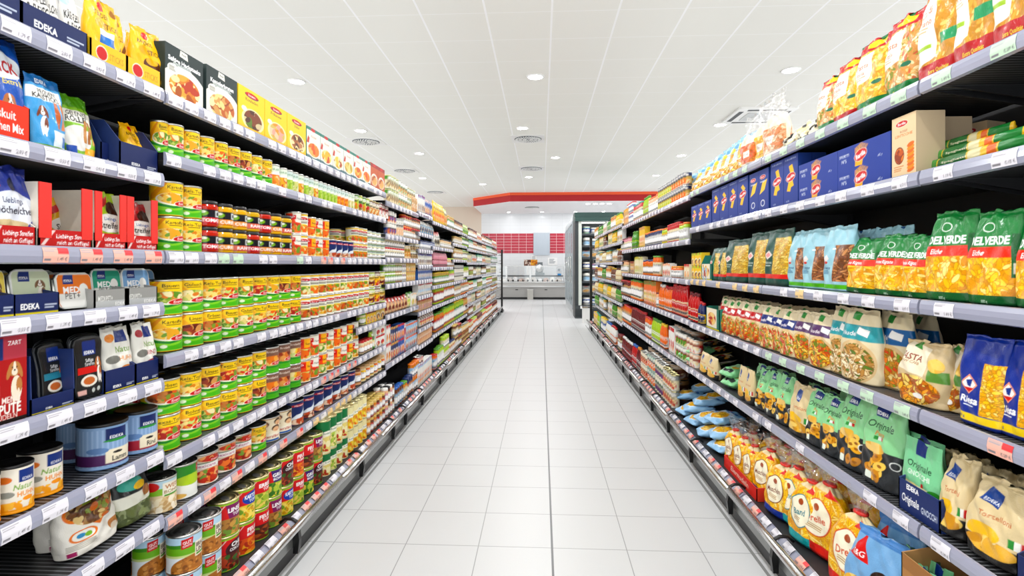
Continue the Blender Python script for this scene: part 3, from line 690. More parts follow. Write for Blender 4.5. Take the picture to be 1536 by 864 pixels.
@art
def bigbag(a, i):
    g = '#128a4a' if i in (0, 1) else '#c01c2a'
    pal = PASTA if i % 2 == 0 else ['#e8c48a', '#d8a060', '#f2dcb0', '#c86a3c', '#8fa04a', '#f0e4c0']
    if i >= 4: pal = ['#e0b04a', '#c8922c', '#f0d080', '#d89c3c']
    a.rect(0, 0, 1, 1, pal[1]); a.pieces(.5, .5, .55, .5, pal, 700, .014, .006, '#cf9c34')
    a.rect(0, .84, 1, 1, '#c4202c'); a.ell(.5, .92, .26, .05, '#f0d020' if i < 4 else '#f4ece0'); a.rect(0, 0, 1, .15, g); a.text('Extra Qualität', .55, .07, .035, '#e8e04a', fit=.5)
    a.poly([(.14, .4), (.5, .44), (.5, .82), (.12, .8)] if i < 4 else [(.12, .14), (.5, .2), (.48, .84), (.12, .8)], '#f6f3ea'); a.text('Pasta' if i < 4 else 'Cuor di', .3, .66, .07, '#c86a3c', fit=.26, rot=.06); a.text('Italia' if i < 4 else 'Grano', .3, .56, .06, '#c86a3c', fit=.26, rot=.06); a.lines(.18, .46, .42, .52, 2, '#d8b890')
    if i >= 4: a.rect(.17, .3, .44, .335, '#a8c83a'); a.rect(.56, .3, .84, .4, '#27a06a')
    else: a.ell(.64, .36, .08, .03, '#1f7a5a')
@art
def clearbag(a, i):
    pal = [['#f07a28', '#e05a18', '#f8a04a'], PASTA, ['#f2b48c', '#e89a70', '#f8d0b0', '#f4e0c8'], ['#f0c840', '#f8e080', '#e0a828']][i % 4]
    a.rect(0, 0, 1, 1, '#f0e6d4'); a.rect(.1, .1, .9, .66, pal[0]); a.pieces(.5, .4, .42, .3, pal, 260, .014, .006, '#b87a30'); a.rect(.0, .0, 1, .12, '#f2e2d2'); a.rect(.36, .3, .6, .5, '#f7f2e8'); a.text('Pasta', .48, .4, .06, '#8a5a3c', fit=.2)
@art
def bluebag(a, i):
    a.rect(0, 0, 1, 1, '#7db8dc'); a.rect(.12, .12, .9, .66, '#f0c428'); a.pieces(.5, .4, .4, .28, PASTA, 240, .013, .006, '#c08a10'); a.rect(.4, .2, .62, .8, '#cfe6f2'); a.text('Nudeln', .5, .76, .06, '#1f5a9a', fit=.4); a.ell(.3, .76, .14, .07, '#f4d43c'); a.blobs(.6, .18, .4, .1, ['#2f6ab0', '#5a8a3c', '#f0d040'], 24, .014); a.rect(0, .9, 1, 1, '#9ccbe6')
@art
def beanbag(a, i):
    a.rect(0, 0, 1, 1, '#efe8cc'); a.blobs(.5, .5, .5, .5, ['#f6f0dc', '#e8deb8', '#f2ead0'], 90, .02); a.blobs(.5, .5, .4, .42, ['#2a2622'], 7, .012, 1.2)
@art
def tealbag(a, i):
    a.rect(0, 0, 1, 1, '#135b50'); a.rect(.42, .2, .9, .84, '#e0b840'); a.pieces(.66, .52, .24, .32, ['#f2d468', '#e8c24c', '#f6e08a', '#dcae3c'], 420, .009, .0055, '#a8862c'); a.rect(0, .14, 1, .21, '#e0321c'); a.rect(0, 0, 1, .06, '#0c4a40')
    a.poly([(.16, .55), (.28, .63), (.4, .55), (.28, .47)], '#f4ece4'); a.poly([(.2, .55), (.28, .6), (.36, .55), (.28, .5)], '#e8a0a0'); a.text('Riesa', .28, .42, .04, '#e8f0ea', fit=.24); a.rect(.2, .36, .36, .37, '#cfe0d8')
@art
def fusbag(a, i):
    a.rect(0, 0, 1, 1, '#a9d3df'); a.rect(.48, .16, .92, .7, '#a86a3c'); a.pieces(.7, .43, .22, .27, FUS, 230, .016, .0048, '#5c3818'); a.rect(0, .05, 1, .11, '#62c01c'); a.poly([(.2, .5), (.28, .56), (.36, .5), (.28, .44)], '#f4e4e0'); a.ell(.28, .44, .05, .02, '#d8382c'); a.text('Riesa', .28, .36, .045, '#2f5a8a', fit=.24, shear=.2); a.lines(.2, .26, .38, .33, 3, '#5a86a8'); a.rect(.4, .64, .5, .66, '#f0f4f4')
@art
def delverde(a, i):
    a.rect(0, 0, 1, 1, '#f2ba1c'); a.pieces(.5, .34, .55, .3, PASTA, 620, .014 if i % 2 else .022, .0065 if i % 2 else .0055, '#d6981a'); a.rect(0, .6, 1, 1, '#0f8a43'); a.rect(0, .5, 1, .61, '#e8401c'); a.text('DELVERDE', .5, .68, .085, '#ffffff', fit=.6, bold=.035); a.text('Eliche' if i % 2 else 'Penne Rigate', .36, .555, .055, '#ffffff', fit=.4, shear=.2); a.rect(0, 0, 1, .11, '#0d6e38'); a.ell(.44, .82, .09, .05, '#e6efe6'); a.ell(.44, .82, .07, .04, '#0f8a43')
    a.rect(.82, .3, .92, .74, '#0d6e38'); a.rect(.84, .34, .9, .44, '#e6e6dc'); a.text('500 g', .5, .05, .03, '#dfeee4', fit=.2)
@art
def bowlpouch(a, i):
    c = ['#c81e2c', '#2a3f86', '#6b4a78', '#3fa8b0', '#1f6fa8'][i % 5]; pal = [['#e86a28', '#f0a83c', '#d83a1c', '#8ab03a', '#f2d890'], ['#e8786a', '#f0c060', '#e0543c', '#f4e0b0', '#8aa83a'], ['#f0b428', '#e88a1c', '#d0501c', '#f6d870', '#7a9a34'], ['#f0dcb0', '#e0c088', '#c89a58', '#f6ecd0', '#6a8a3c'], ['#c89a40', '#e0542c', '#86b040', '#f0d898', '#e8903c']][i % 5]
    a.rect(0, 0, 1, 1, '#e9dcbc'); a.rect(0, .58, 1, .78, c); a.text('Nudel', .34, .66, .06, '#f4eef0', fit=.3); a.poly([(.5, .67), (.74, .63), (.78, .72), (.54, .76)], '#f4f4f2'); a.poly([(.3, .86), (.5, .84), (.56, .94), (.34, .96)], '#3c9a48')
    a.ell(.5, .29, .38, .29, '#e2c79a'); a.ell(.5, .28, .34, .25, pal[0]); a.pieces(.5, .28, .34, .25, pal, 210, .013, .005, '#9a6a24', False); a.lines(.2, .02, .8, .05, 1, '#8a7a5a')
@art
def pastacream(a, i):
    a.rect(0, 0, 1, 1, '#d9c49c'); a.poly([(.04, .56), (.6, .46), (.66, .9), (.16, .97)], '#f4e9d2'); a.text('PASTA', .36, .74, .09, '#9a4a2a', fit=.44, rot=-.12, bold=.02); a.text('LOW CARB', .36, .66, .04, '#b08050', fit=.34, rot=-.12); a.poly([(.3, .9), (.5, .86), (.5, .95), (.34, .98)], '#4a9a48'); a.rect(.66, .42, .92, .58, '#6a9a48')
    P = ['#e8a02c', '#d0801c', '#f4c04c', '#b8641c', '#f2d880']; a.ell(.42, .24, .4, .22, '#c88a2c'); a.pieces(.42, .24, .4, .22, P, 260, .015, .006, '#8a5412', False); a.ell(.56, .17, .08, .04, '#f0ece6'); a.blobs(.76, .66, .12, .1, ['#e8b84c', '#f2d070'], 16, .014)
@art
def riesablue(a, i):
    a.rect(0, 0, 1, 1, '#1b3f9c'); a.poly([(.56, .16), (.92, .14), (.92, .72), (.58, .7)], '#f0bc1c'); a.pieces(.74, .43, .165, .28, PASTA, 330, .008, .0042, '#c8940c'); a.rect(0, .06, 1, .14, '#f7d90f'); a.rect(0, 0, 1, .05, '#15337e'); a.poly([(.23, .46), (.37, .57), (.51, .46), (.37, .35)], '#f2a88c'); a.poly([(.26, .46), (.37, .545), (.48, .46), (.37, .375)], '#f4f2f0'); a.poly([(.29, .42), (.45, .42), (.37, .37)], '#d8201c'); a.poly([(.33, .5), (.43, .52), (.39, .43), (.35, .44)], '#22469c')
    a.text('Riesa', .37, .29, .075, '#ffffff', fit=.32, bold=.03, shear=.2); a.rect(.27, .22, .47, .23, '#dfe6f4'); a.text('500 g', .24, .1, .03, '#22469c', fit=.2)
@art
def mintbag(a, i):
    a.rect(0, 0, 1, 1, '#9fdba6'); a.rect(0, 0, 1, .46, '#33373b'); a.poly([(0, .4), (.5, .5), (1, .44), (1, .56), (0, .56)], '#9fdba6'); a.rect(.34, .84, .6, .97, '#1c3f88'); a.text('EDEKA', .47, .88, .04, '#ffffff', fit=.22, bold=.03); a.text('Originale', .5, .74, .085, '#2c5a40', fit=.52, shear=.15); a.text('Pasta', .5, .64, .05, '#e89040', fit=.24); a.rect(.4, .56, .46, .6, '#3a9a48'); a.rect(.46, .56, .52, .6, '#f2f2ee'); a.rect(.52, .56, .58, .6, '#cc2c2c')
    P = ['#e9b23a', '#f4cf6c', '#d0922a']; 
    for k in range(9): u, v = a.r.uniform(.28, .72), a.r.uniform(.14, .44); a.ell(u, v, .11, .05, P[k % 3], a.r.uniform(0, 3)); a.ell(u, v, .04, .018, '#a86e1c')
    a.blobs(.44, .46, .2, .06, ['#e8bc58', '#f0d088'], 20, .016, 2.4); a.rect(.3, .08, .42, .16, '#e8eee4'); a.ell(.82, .34, .08, .05, '#e6e8e6'); a.ell(.82, .34, .06, .04, '#33373b')
@art
def tanbag(a, i):
    a.rect(0, 0, 1, 1, '#e3d1a9'); a.rect(0, 0, 1, .26, '#2e2d2c'); a.poly([(.3, .72), (.52, .66), (.56, .84), (.36, .9)], '#1c4f98'); a.text('EDEKA', .43, .73, .04, '#ffffff', fit=.18, rot=-.2); a.text('Tortelloni', .52, .56, .06, '#c87a4c', fit=.44); a.ell(.4, .34, .22, .1, '#f0c43a'); a.blobs(.5, .2, .3, .1, ['#e8b84c', '#f2d480', '#d09a34'], 20, .018); a.rect(.7, .3, .76, .4, '#3a9a48'); a.rect(.76, .3, .82, .4, '#f2f2ee'); a.rect(.82, .3, .88, .4, '#cc2c2c')
@art
def gnocchi(a, i):
    a.rect(0, 0, 1, 1, '#8fd6a6'); a.rect(.4, .8, .64, 1, '#1c3f88'); a.text('Originale', .52, .66, .09, '#2c5a40', fit=.56, shear=.15); a.text('GNOCCHI', .52, .54, .07, '#eaf4ea', fit=.5); a.rect(0, 0, 1, .4, '#f2e6b4'); a.blobs(.5, .2, .5, .2, ['#f6eec8', '#efe0a4', '#e4cf88'], 40, .022, 1.2, True); a.rect(.6, .4, .64, .45, '#cc2c2c'); a.ell(.84, .36, .12, .06, '#3f9a3c')
@art
def eggpasta(a, i):
    c = ['#1b3f9c', '#17a8ac', '#d8301c', '#f2c41c', '#d8301c'][i % 5]; o = ['#8a4a28', '#178a98', '#d8602c', '#8a4a28', '#d8602c'][i % 5]
    a.rect(0, 0, 1, 1, '#f6c51c'); fine = i % 5 in (2, 4)
    a.pieces(.5, .5, .55, .5, PASTA, 760, .034 if fine else .016, .0022 if fine else .0055, '#dba41c')
    a.rect(0, 0, 1, .17, c); a.rect(0, .9, 1, 1, '#e8d8b0'); a.ell(.5, .52, .24, .26, o); a.ell(.5, .52, .22, .245, '#f8f2dc'); a.text(['Muscheln', 'Band', 'Drelle', 'Spätzle', 'Drelle'][i % 5], .5, .5, .09, o, fit=.36, rot=.15, bold=.02); a.ell(.5, .66, .06, .05, '#b0561c'); a.lines(.38, .34, .62, .42, 3, '#c8a878'); a.poly([(.56, .84), (.86, .84), (.7, .96)], '#d8281c'); a.ell(.84, .26, .05, .03, '#2f7fc0')
@art
def lyingblue(a, i):
    a.rect(0, 0, 1, 1, '#9cc6e6'); a.ell(.5, .45, .36, .36, '#cfe2f2'); a.ell(.5, .38, .3, .26, '#e2b23a'); a.pieces(.5, .38, .3, .26, PASTA, 110, .014, .006, '#b88414', False); a.poly([(.1, .66), (.9, .76), (.9, .86), (.1, .78)], '#3f7fc4'); a.text('Nudeln', .5, .76, .07, '#ffffff', fit=.5, rot=.08); a.poly([(.05, .84), (.3, .84), (.18, .98)], '#d83a2c'); return
    a.rect(0, 0, 1, 1, '#8fbfe4'); a.ell(.5, .5, .4, .32, '#b8d8f0'); a.poly([(.15, .4), (.85, .62), (.85, .74), (.15, .56)], '#e8b428'); a.ell(.45, .4, .2, .16, '#d8a428'); a.blobs(.45, .4, .2, .16, ['#e8c04c', '#c8902c', '#f4dc88'], 40, .012); a.text('Nudeln', .5, .8, .1, '#1f4f9a', fit=.5); a.poly([(.05, .8), (.2, .8), (.12, .96)], '#d83a2c')
@art
def kidsbag(a, i):
    a.rect(0, 0, 1, 1, '#86b4dc'); a.poly([(.12, .62), (.44, .6), (.28, .95)], '#d8241c'); a.text('G&G', .28, .68, .07, '#ffffff', fit=.18); a.ell(.66, .4, .16, .14, '#e8b48c'); a.ell(.66, .5, .17, .1, '#3a2418'); a.ell(.34, .28, .2, .12, '#f0d890'); a.blobs(.34, .28, .2, .12, ['#f0d070', '#e8b84c'], 20, .014); a.rect(0, .9, 1, 1, '#5a90c8')
@art
def lyinggreen(a, i):
    a.rect(0, 0, 1, 1, '#8fd19a'); a.ell(.5, .55, .36, .2, '#b4e2ba'); a.ell(.6, .4, .16, .12, '#e0b848'); a.rect(.2, .1, .8, .24, '#35393c'); a.rect(.3, .74, .46, .9, '#1c3f88')
@art
def darklying(a, i):
    a.rect(0, 0, 1, 1, '#22221f'); a.rect(0, .0, .5, 1, ['#e9e5d4', '#e8d48c'][i % 2]); a.ell(.42, .5, .12, .2, '#c81e3a'); a.rect(.5, .2, .8, .8, '#d8902c' if i % 2 else '#3a3a34'); a.blobs(.7, .5, .2, .3, ['#8a8a80', '#e0a040', '#c8c0a0'], 14, .014); a.ell(.2, .5, .1, .2, '#8ab83a')
@art
def generic(a, i):
    r = np.random.RandomState(i * 7 + 1)
# ------------------------------------------------------------------ display cartons, tubs and other special goods
@kind
def tray(key, desc, c, w, d, hf, hb, res, inner='#d9cbb0', name='display_carton', slope=.3):
    a = Art(w, hf, res, c, 5); TRAYS[key](a)
    t = .004
    root = prism(name, [(t, 0), (d, 0), (d, hb), (d - t, hb), (d - t, t), (t, t)], -w / 2 + t, w / 2 - t, cmat(inner, .7))
    sp = [(0, 0), (d, 0), (d, hb), (d * slope, hb), (0, hf)]
    wc = inner if key == 'redt' else c
    parts = [('front_panel', carton('front_panel', w, t, hf, a, c), (0, 0, 0)), ('side_wall', prism('side_wall', sp, -w / 2, -w / 2 + t, cmat(wc, .5)), (0, 0, 0)), ('side_wall', prism('side_wall', sp, w / 2 - t, w / 2, cmat(wc, .5)), (0, 0, 0))]
    if key == 'redt' and hb > .15:
        for q in (-1, 1): parts.append(('front_flap', box('front_flap', *sorted((q * w / 2, q * (w / 2 - .03))), -.002, .0015, hf * .5, hb, cmat('#e2261c', .5)), (0, 0, 0)))
    return Kind(name, 'carton', desc, root, w, d, hb, parts)
TRAYS = {}
def tr(f): TRAYS[f.__name__] = f; return f
@tr
def navy(a): a.rect(0, 0, 1, 1, '#1a2f66'); a.rect(0, 0, 1, .1, '#e8d81c'); a.text('EDEKA', .34, .4, .26, '#ffffff', fit=.4, bold=.03); a.lines(.66, .25, .95, .5, 2, '#c8d0e0')
@tr
def navyplain(a): a.rect(0, 0, 1, 1, '#1a2f66'); a.rect(0, 0, 1, .05, '#e8d81c'); a.text('EDEKA', .4, .2, .11, '#ffffff', fit=.4, bold=.03); a.lines(.7, .12, .95, .24, 2, '#c8d0e0')
@tr
def yellowt(a): a.rect(0, 0, 1, 1, '#f7c70c'); a.ell(.3, .5, .16, .36, '#f4e8d0'); a.ell(.3, .5, .14, .3, RED); a.text('STICKS', .7, .5, .3, '#c89a10', fit=.4)
@tr
def redt(a): a.rect(0, 0, 1, 1, '#c4161c'); a.poly([(.04, .1), (.1, .1), (.3, .95), (.24, .95)], '#f0d8d4'); a.text('Lieblings Streifen', .62, .64, .24, '#ffffff', fit=.62, shear=.1); a.text('reich an Geflügel', .62, .28, .22, '#ffffff', fit=.6, shear=.1)
@tr
def redlow(a): a.rect(0, 0, 1, 1, '#e0351c'); a.text('Eiernudeln', .5, .5, .4, '#f6d8c8', fit=.6, shear=.15)
@tr
def orangelow(a): a.rect(0, 0, 1, 1, '#e8481c'); a.text('Biskuit', .56, .68, .24, '#ffffff', fit=.4); a.text('Knochen Mix', .56, .34, .24, '#ffffff', fit=.66)
@tr
def greyt(a): a.rect(0, 0, 1, 1, '#a3a3a0'); a.rect(0, 0, 1, .36, '#c4c6c6'); a.text('MEDI PET+', .3, .5, .26, '#e8e8e4', fit=.4); a.text('EDEKA', .76, .18, .2, '#f4f4f2', fit=.36)
@tr
def gnocchit(a): a.rect(0, 0, 1, 1, '#1c3570'); a.text('EDEKA', .36, .84, .16, '#ffffff', fit=.3, bold=.03); a.text('Originale', .3, .44, .26, '#ffffff', fit=.42, shear=.15); a.text('GNOCCHI', .75, .36, .2, '#dfe6f2', fit=.36)
@tr
def brownt(a): a.rect(0, 0, 1, 1, '#b98a54'); a.rect(.02, .86, .98, 1, '#a87a48')
@tr
def tealbox(a): a.rect(0, 0, 1, 1, '#0f7a68'); a.rect(.08, .1, .8, .98, '#f0e6d2'); a.ell(.44, .5, .3, .3, '#c8402c'); a.blobs(.44, .5, .3, .3, ['#e8a84c', '#b83820', '#f0d090'], 30, .012); a.rect(0, 0, 1, .06, '#e8d81c')

@kind
def pettub(v, res):
    w, h = .125, .115; c = ['#d8e2c8', '#e8861c', '#2aa488', '#8ab4dc', '#f0dc70'][v % 5]
    a = Art(w, h, res, '#eceeea', v); a.rect(.07, .08, .93, .92, c)
    if v % 5 in (1, 2, 3): a.rect(.08, .08, .92, .42, '#f4f4f0'); a.text('MEDI', .42, .52, .16, '#ffffff', fit=.5, bold=.03); a.text('PET+', .42, .36, .14, '#555555', fit=.44); a.ell(.72, .52, .12, .16, '#f4f4f0')
    else: dog(a, .7, .62, .24, '#f4efe6', '#8a6a4c'); a.text('Junior', .5, .28, .1, '#555555', fit=.5)
    a.rect(.2, .68, .46, .92, '#1c3f88'); a.text('EDEKA', .33, .76, .06, '#ffffff', fit=.2)
    q = .1; rows = [(0, w * .34, .004, 8), (h * .06, w * .44, .005, 8), (h * .16, w * .495, .005, 8), (h * .84, w * .495, .005, 8), (h * .94, w * .44, .005, 8), (h, w * .34, .004, 8)]
    lid = loft('lid', rows, a, M['label'], back='#dcdcd8', pure=True)
    b = Art(w, .04, 60, '#d4d6d6'); R4 = Matrix.Rotation(PI / 2, 4, 'X')
    body = loft('pet_food_tub', [(-.045, w * .4, h * .38, 5), (-.006, w * .47, h * .46, 6), (-.004, w * .5, h * .49, 6), (0, w * .5, h * .49, 6)], b, M['steel'], pure=True, rot=R4)
    body.transform(Matrix.Translation((0, 0, h / 2 * K)))
    lid.transform(Matrix.Translation((0, -.006 * K, 0)))
    return Kind('pet_food_tub', 'tub', ['mint pet food tub with dog picture', 'orange-lidded pet food tub', 'teal-lidded pet food tub', 'pale-blue-lidded pet food tub', 'yellow-lidded pet food tub'][v % 5], body, w, .05, h, [('lid', lid, (0, 0, 0))])

@kind
def blackpack(v, res):
    w, h = .13, .19; a = Art(w, h, res, '#26282a', v)
    a.rect(.3, .68, .7, .9, '#1c3f8c'); a.text('EDEKA', .5, .72, .05, '#ffffff', fit=.34, bold=.03); a.text('Saftige', .5, .6, .05, '#e8e8e8', fit=.36); a.text('Streifen', .5, .54, .05, '#e8e8e8', fit=.4); a.rect(.12, .4, .74, .5, '#d0281c' if v == 0 else '#3a8aa0'); dog(a, .78, .56, .2, '#f2ece4', '#b07040')
    a.ell(.46, .28, .26, .09, '#e8e4da'); a.ell(.46, .28, .18, .06, '#c8743c'); a.ell(.58, .12, .05, .035, '#c8ccc8'); a.ell(.74, .13, .05, .035, '#c8ccc8'); a.rect(.1, .08, .36, .15, '#e0b8b0')
    rows = [(0, w * .3, .006, 6), (.01, w * .46, .009, 6), (.03, w * .5, .01, 6), (h * .35, w * .46, .01, 6), (h * .6, w * .44, .01, 6), (h * .88, w * .5, .01, 6), (h * .96, w * .44, .009, 6), (h, w * .25, .006, 6)]
    return Kind('pet_food_pack', 'pack', 'black pet food pack with ' + ['red', 'blue'][v] + ' band', loft('pet_food_pack', rows, a, M['film'], back='#c8ccce'), w, .02, h)

@kind
def noodlebag(v, res, w=.19, d=.12, h=.24):
    a = Art(w * 1.25, h, res, '#f2c020', v); ARTS['eggpasta'](a, v); b = w / 2; e = d / 2
    rows = [(0, b * .8, e * .75, 2.6), (.012, b * .95, e, 2.6), (h * .3, b, e * 1.05, 2.5), (h * .68, b * .95, e * .95, 2.4), (h * .88, b * .7, e * .66, 2.1), (h * .97, b * .36, e * .34, 2), (h, b * .2, e * .25, 2)]
    me = loft('egg_noodle_bag', rows, a, M['film'], wrinkle=.006, seed=v, nb=a.nu)
    g = Art(.12, .09, 110, '#e8e8e8')
    top = loft('gathered_top', [(0, b * .2, e * .26, 2), (.02, b * .24, e * .3, 2), (.05, b * .5, e * .5, 2), (.085, b * .72, e * .62, 2)], g, M['clear'], wrinkle=.012, seed=v + 9, wfreq=6)
    tie = lathe('red_tie', [(b * .25, -.004), (b * .27, 0), (b * .25, .006), (b * .2, .006)], cmat('#d8281c'), 14)
    c = ['navy', 'teal', 'red', 'yellow', 'red'][v % 5]
    return Kind('egg_noodle_bag', 'bag', '%s-bottomed egg noodle bag with oval label' % c, me, w, d, h + .085, [('gathered_top', top, (0, 0, h - .002)), ('red_tie', tie, (0, 0, h + .004))])

@kind
def longpack(res):
    w, h = .26, .05; R4 = Matrix.Rotation(PI / 2, 4, 'Y')
    a = Art(.12, w, res, '#f0c83c', 3); a.rect(0, 0, 1, .1, '#2f9a3c'); a.rect(0, .12, 1, .42, '#18753a'); a.rect(0, .44, 1, .56, '#e8e0b8'); a.rect(0, .62, 1, .7, '#e8781c'); a.rect(0, .72, 1, .96, '#1f8a40'); a.text('Spaghetti', .5, .3, .05, '#f0e8d0', fit=.6, rot=PI / 2)
    me = loft('spaghetti_pack', [(0, .022, .004, 2), (.02, .021, .013, 2), (.04, .021, .018, 2), (w - .04, .021, .018, 2), (w - .02, .021, .013, 2), (w, .022, .004, 2)], a, M['film'], wrinkle=.001, nb=a.nu, rot=R4)
    me.transform(Matrix.Translation((-w / 2 * K, 0, .025 * K)))
    return Kind('spaghetti_pack', 'pack', 'green-and-yellow long spaghetti pack lying flat', me, w, .05, .05)

@kind
def flatbag(fn, desc, v, res, w=.2, d=.26, h=.07, name='pasta_bag'):
    """a bag lying on its back, printed side up"""
    a = Art(w * 1.2, d, res, '#dddddd', v); ARTS[fn](a, v)
    R4 = Matrix.Rotation(-PI / 2 + .12, 4, 'X')
    me = loft(name, [(0, w * .4, .004, 2), (.02, w * .47, h * .3, 2.4), (d * .3, w * .5, h * .5, 2.6), (d * .7, w * .5, h * .5, 2.6), (d - .02, w * .46, h * .3, 2.4), (d, w * .42, .004, 2)], a, M['film'], wrinkle=.006, seed=v, nb=a.nu, rot=R4)
    zs = [p.co.z for p in me.vertices]; ys = [p.co.y for p in me.vertices]
    me.transform(Matrix.Translation((0, -(min(ys) + max(ys)) / 2, -min(zs))))
    return Kind(name, 'bag', desc, me, w, (max(ys) - min(ys)) / K, (max(zs) - min(zs)) / K)

JARN = {'red': 'sauce_jar', 'orange': 'sauce_jar', 'maroon': 'sauce_jar', 'pink': 'sauce_jar', 'lime': 'pickle_jar', 'green': 'pickle_jar', 'mint': 'pickle_jar', 'amber': 'honey_jar', 'gold': 'honey_jar', 'tan': 'honey_jar', 'brown': 'sausage_jar', 'navy': 'sausage_jar'}  # jar name follows body colour alone, contents unknown
# simple goods for the distance
HEX = {'red': '#c8262a', 'orange': '#ee7a22', 'yellow': '#f3ca24', 'green': '#5a9e30', 'lime': '#b5d23c', 'teal': '#2a9a86', 'blue': '#2c62b4', 'navy': '#22366c', 'sky': '#a6cbe6', 'white': '#f0efea', 'cream': '#eee2bf', 'tan': '#d2a670', 'brown': '#7d4a2c', 'black': '#26262a', 'pink': '#e3a0ae', 'purple': '#75447e', 'maroon': '#7a1e26', 'grey': '#a4a8a6', 'gold': '#d4b45c', 'mint': '#b4dcbc', 'amber': '#d88a26', 'peach': '#f0c29a'}
@kind
def far(form, c0, c1, c2, h, res):
    H_ = [HEX[c] for c in (c0, c1, c2)]
    words = {'can': 'can', 'jar': 'jar', 'box': 'box', 'bag': 'bag', 'bottle': 'bottle', 'cup': 'cup'}[form]
    if form == 'can': k = plaincan(H_[0], H_[1], H_[2], '%s can with %s top' % (c0, c1), res, .048, h, 'gold' if c0 in ('green', 'cream') else 'steel')
    elif form == 'jar': k = jar(H_[0], H_[2], H_[1], '%s jar with %s lid' % (c0, c1), res, 'Salsa', h=h, r=.044, metal=0., name=JARN.get(c0, 'spread_jar'))
    elif form == 'cup': k = jar(H_[0], H_[2], H_[1], '%s pot with %s lid' % (c0, c1), res, 'Dip', h=h, r=.046, v0=.2, v1=.8, name='pot')
    elif form == 'bottle': k = bottle(H_[0], H_[2], H_[1], '%s bottle with %s cap' % (c0, c1), res, h=h, r=.036, c2=H_[0])
    elif form == 'box': k = fbox(H_[0], H_[1], H_[2], '%s box with %s top' % (c0, c1), res, w=.1, h=h, d=.07, name='snack_box' if c0 in ('tan', 'gold', 'navy', 'blue', 'red', 'peach', 'orange') else 'food_box')  # boxes are all plain food boxes, the name only follows their colour
    else:
        ARTS['f_' + c0 + c1 + c2] = lambda a, i: (a.rect(0, 0, 1, 1, H_[0]), a.rect(0, .74, 1, 1, H_[1]), a.ell(.5, .36, .34, .2, H_[2]), a.blobs(.5, .36, .34, .2, [H_[2], H_[2], '#f0d8a0'], 24, .012), a.ell(.5, .8, .2, .06, '#f2efe8'), a.lines(.25, .62, .75, .7, 2, '#6a6a62'))
        k = pouch('f_' + c0 + c1 + c2, '%s bag with %s top' % (c0, c1), res, w=.13, d=.07, h=h, wr=.003, back=H_[0], seed=len(c0) + len(c1), name='food_bag')
    return k
# ================================================================== shelving
LX, RX = 1.446, 1.312           # front edge of the left and right shelf boards
ORD = 'first second third fourth fifth sixth seventh eighth ninth tenth eleventh twelfth thirteenth fourteenth fifteenth sixteenth seventeenth eighteenth nineteenth twentieth'.split()
def ordw(n):
    if n < 20: return ORD[n]
    t, u = divmod(n + 1, 10); tens = ['', '', 'twenty', 'thirty', 'forty', 'fifty', 'sixty', 'seventy', 'eighty', 'ninety']
    return (['', '', 'twentieth', 'thirtieth', 'fortieth', 'fiftieth', 'sixtieth', 'seventieth', 'eightieth', 'ninetieth'][t]) if u == 0 else tens[t] + '-' + ORD[u - 1]

RAILP = [(0, .004), (.007, .002), (.012, -.012), (.014, -.028), (.011, -.046), (0, -.05)]
PRICES = ['0.59 €', '1.39 €', '1.79 €', '0.99 €', '2.09 €', '1.49 €', '0.65 €']
@kind
def tagmesh(c, i, res, w=.086):
    a = Art(w, .044, res, {'w': '#eceaf0', 'p': '#f4c3b4', 'g': '#cfe6cf', 'y': '#f2d6a4', 'b': '#c8d8ec'}[c], i)
    a.lines(.06, .7, .6, .92, 2, '#b9b6bc', .3); a.lines(.06, .14, .4, .3, 1, '#8f8c92', .8); a.rect(.06, .3, .42, .42, {'w': '#eceaf0', 'p': '#f4c3b4', 'g': '#cfe6cf', 'y': '#f2d6a4', 'b': '#c8d8ec'}[c])
    a.text(PRICES[i % 7], .74, .26, .22, '#6c6872', fit=.36, bold=.005)
    if c == 'p': a.rect(.58, .6, 1, .98, '#ea5a5e')
    C = a.verts(); nv, nu = C.shape[0] - 1, C.shape[1] - 1
    zs = np.linspace(-.046, -.002, nv + 1); P = np.array(RAILP[::-1])
    o = np.interp(zs, P[1:-1, 1], P[1:-1, 0]) + .0012
    X, Z = np.meshgrid(np.linspace(-w / 2, w / 2, nu + 1), zs); Y = -np.repeat(o[:, None], nu + 1, 1)
    V = np.stack([X.ravel(), Y.ravel(), Z.ravel()], 1); idx = np.arange(len(V)).reshape(nv + 1, nu + 1)
    q = np.stack([idx[:-1, :-1], idx[:-1, 1:], idx[1:, 1:], idx[1:, :-1]], -1).reshape(-1, 4)
    return mesh('price_tag', V, q.tolist(), M['label'], pcol=C.reshape(-1, 3))

class Shelf:
    def __init__(s, side, z, name, bay, base=False):
        s.side, s.z, s.name, s.bay, s.base = side, z, name, bay, base
        s.sg = -1 if side == 'L' else 1
        X = LX if side == 'L' else RX
        s.X = X - .073 if base else X + .018     # front plane of the goods
        s.rz = PI / 2 if side == 'L' else -PI / 2
    def y(s, px, d=0.): return y_at(px, s.sg * (s.X + d))

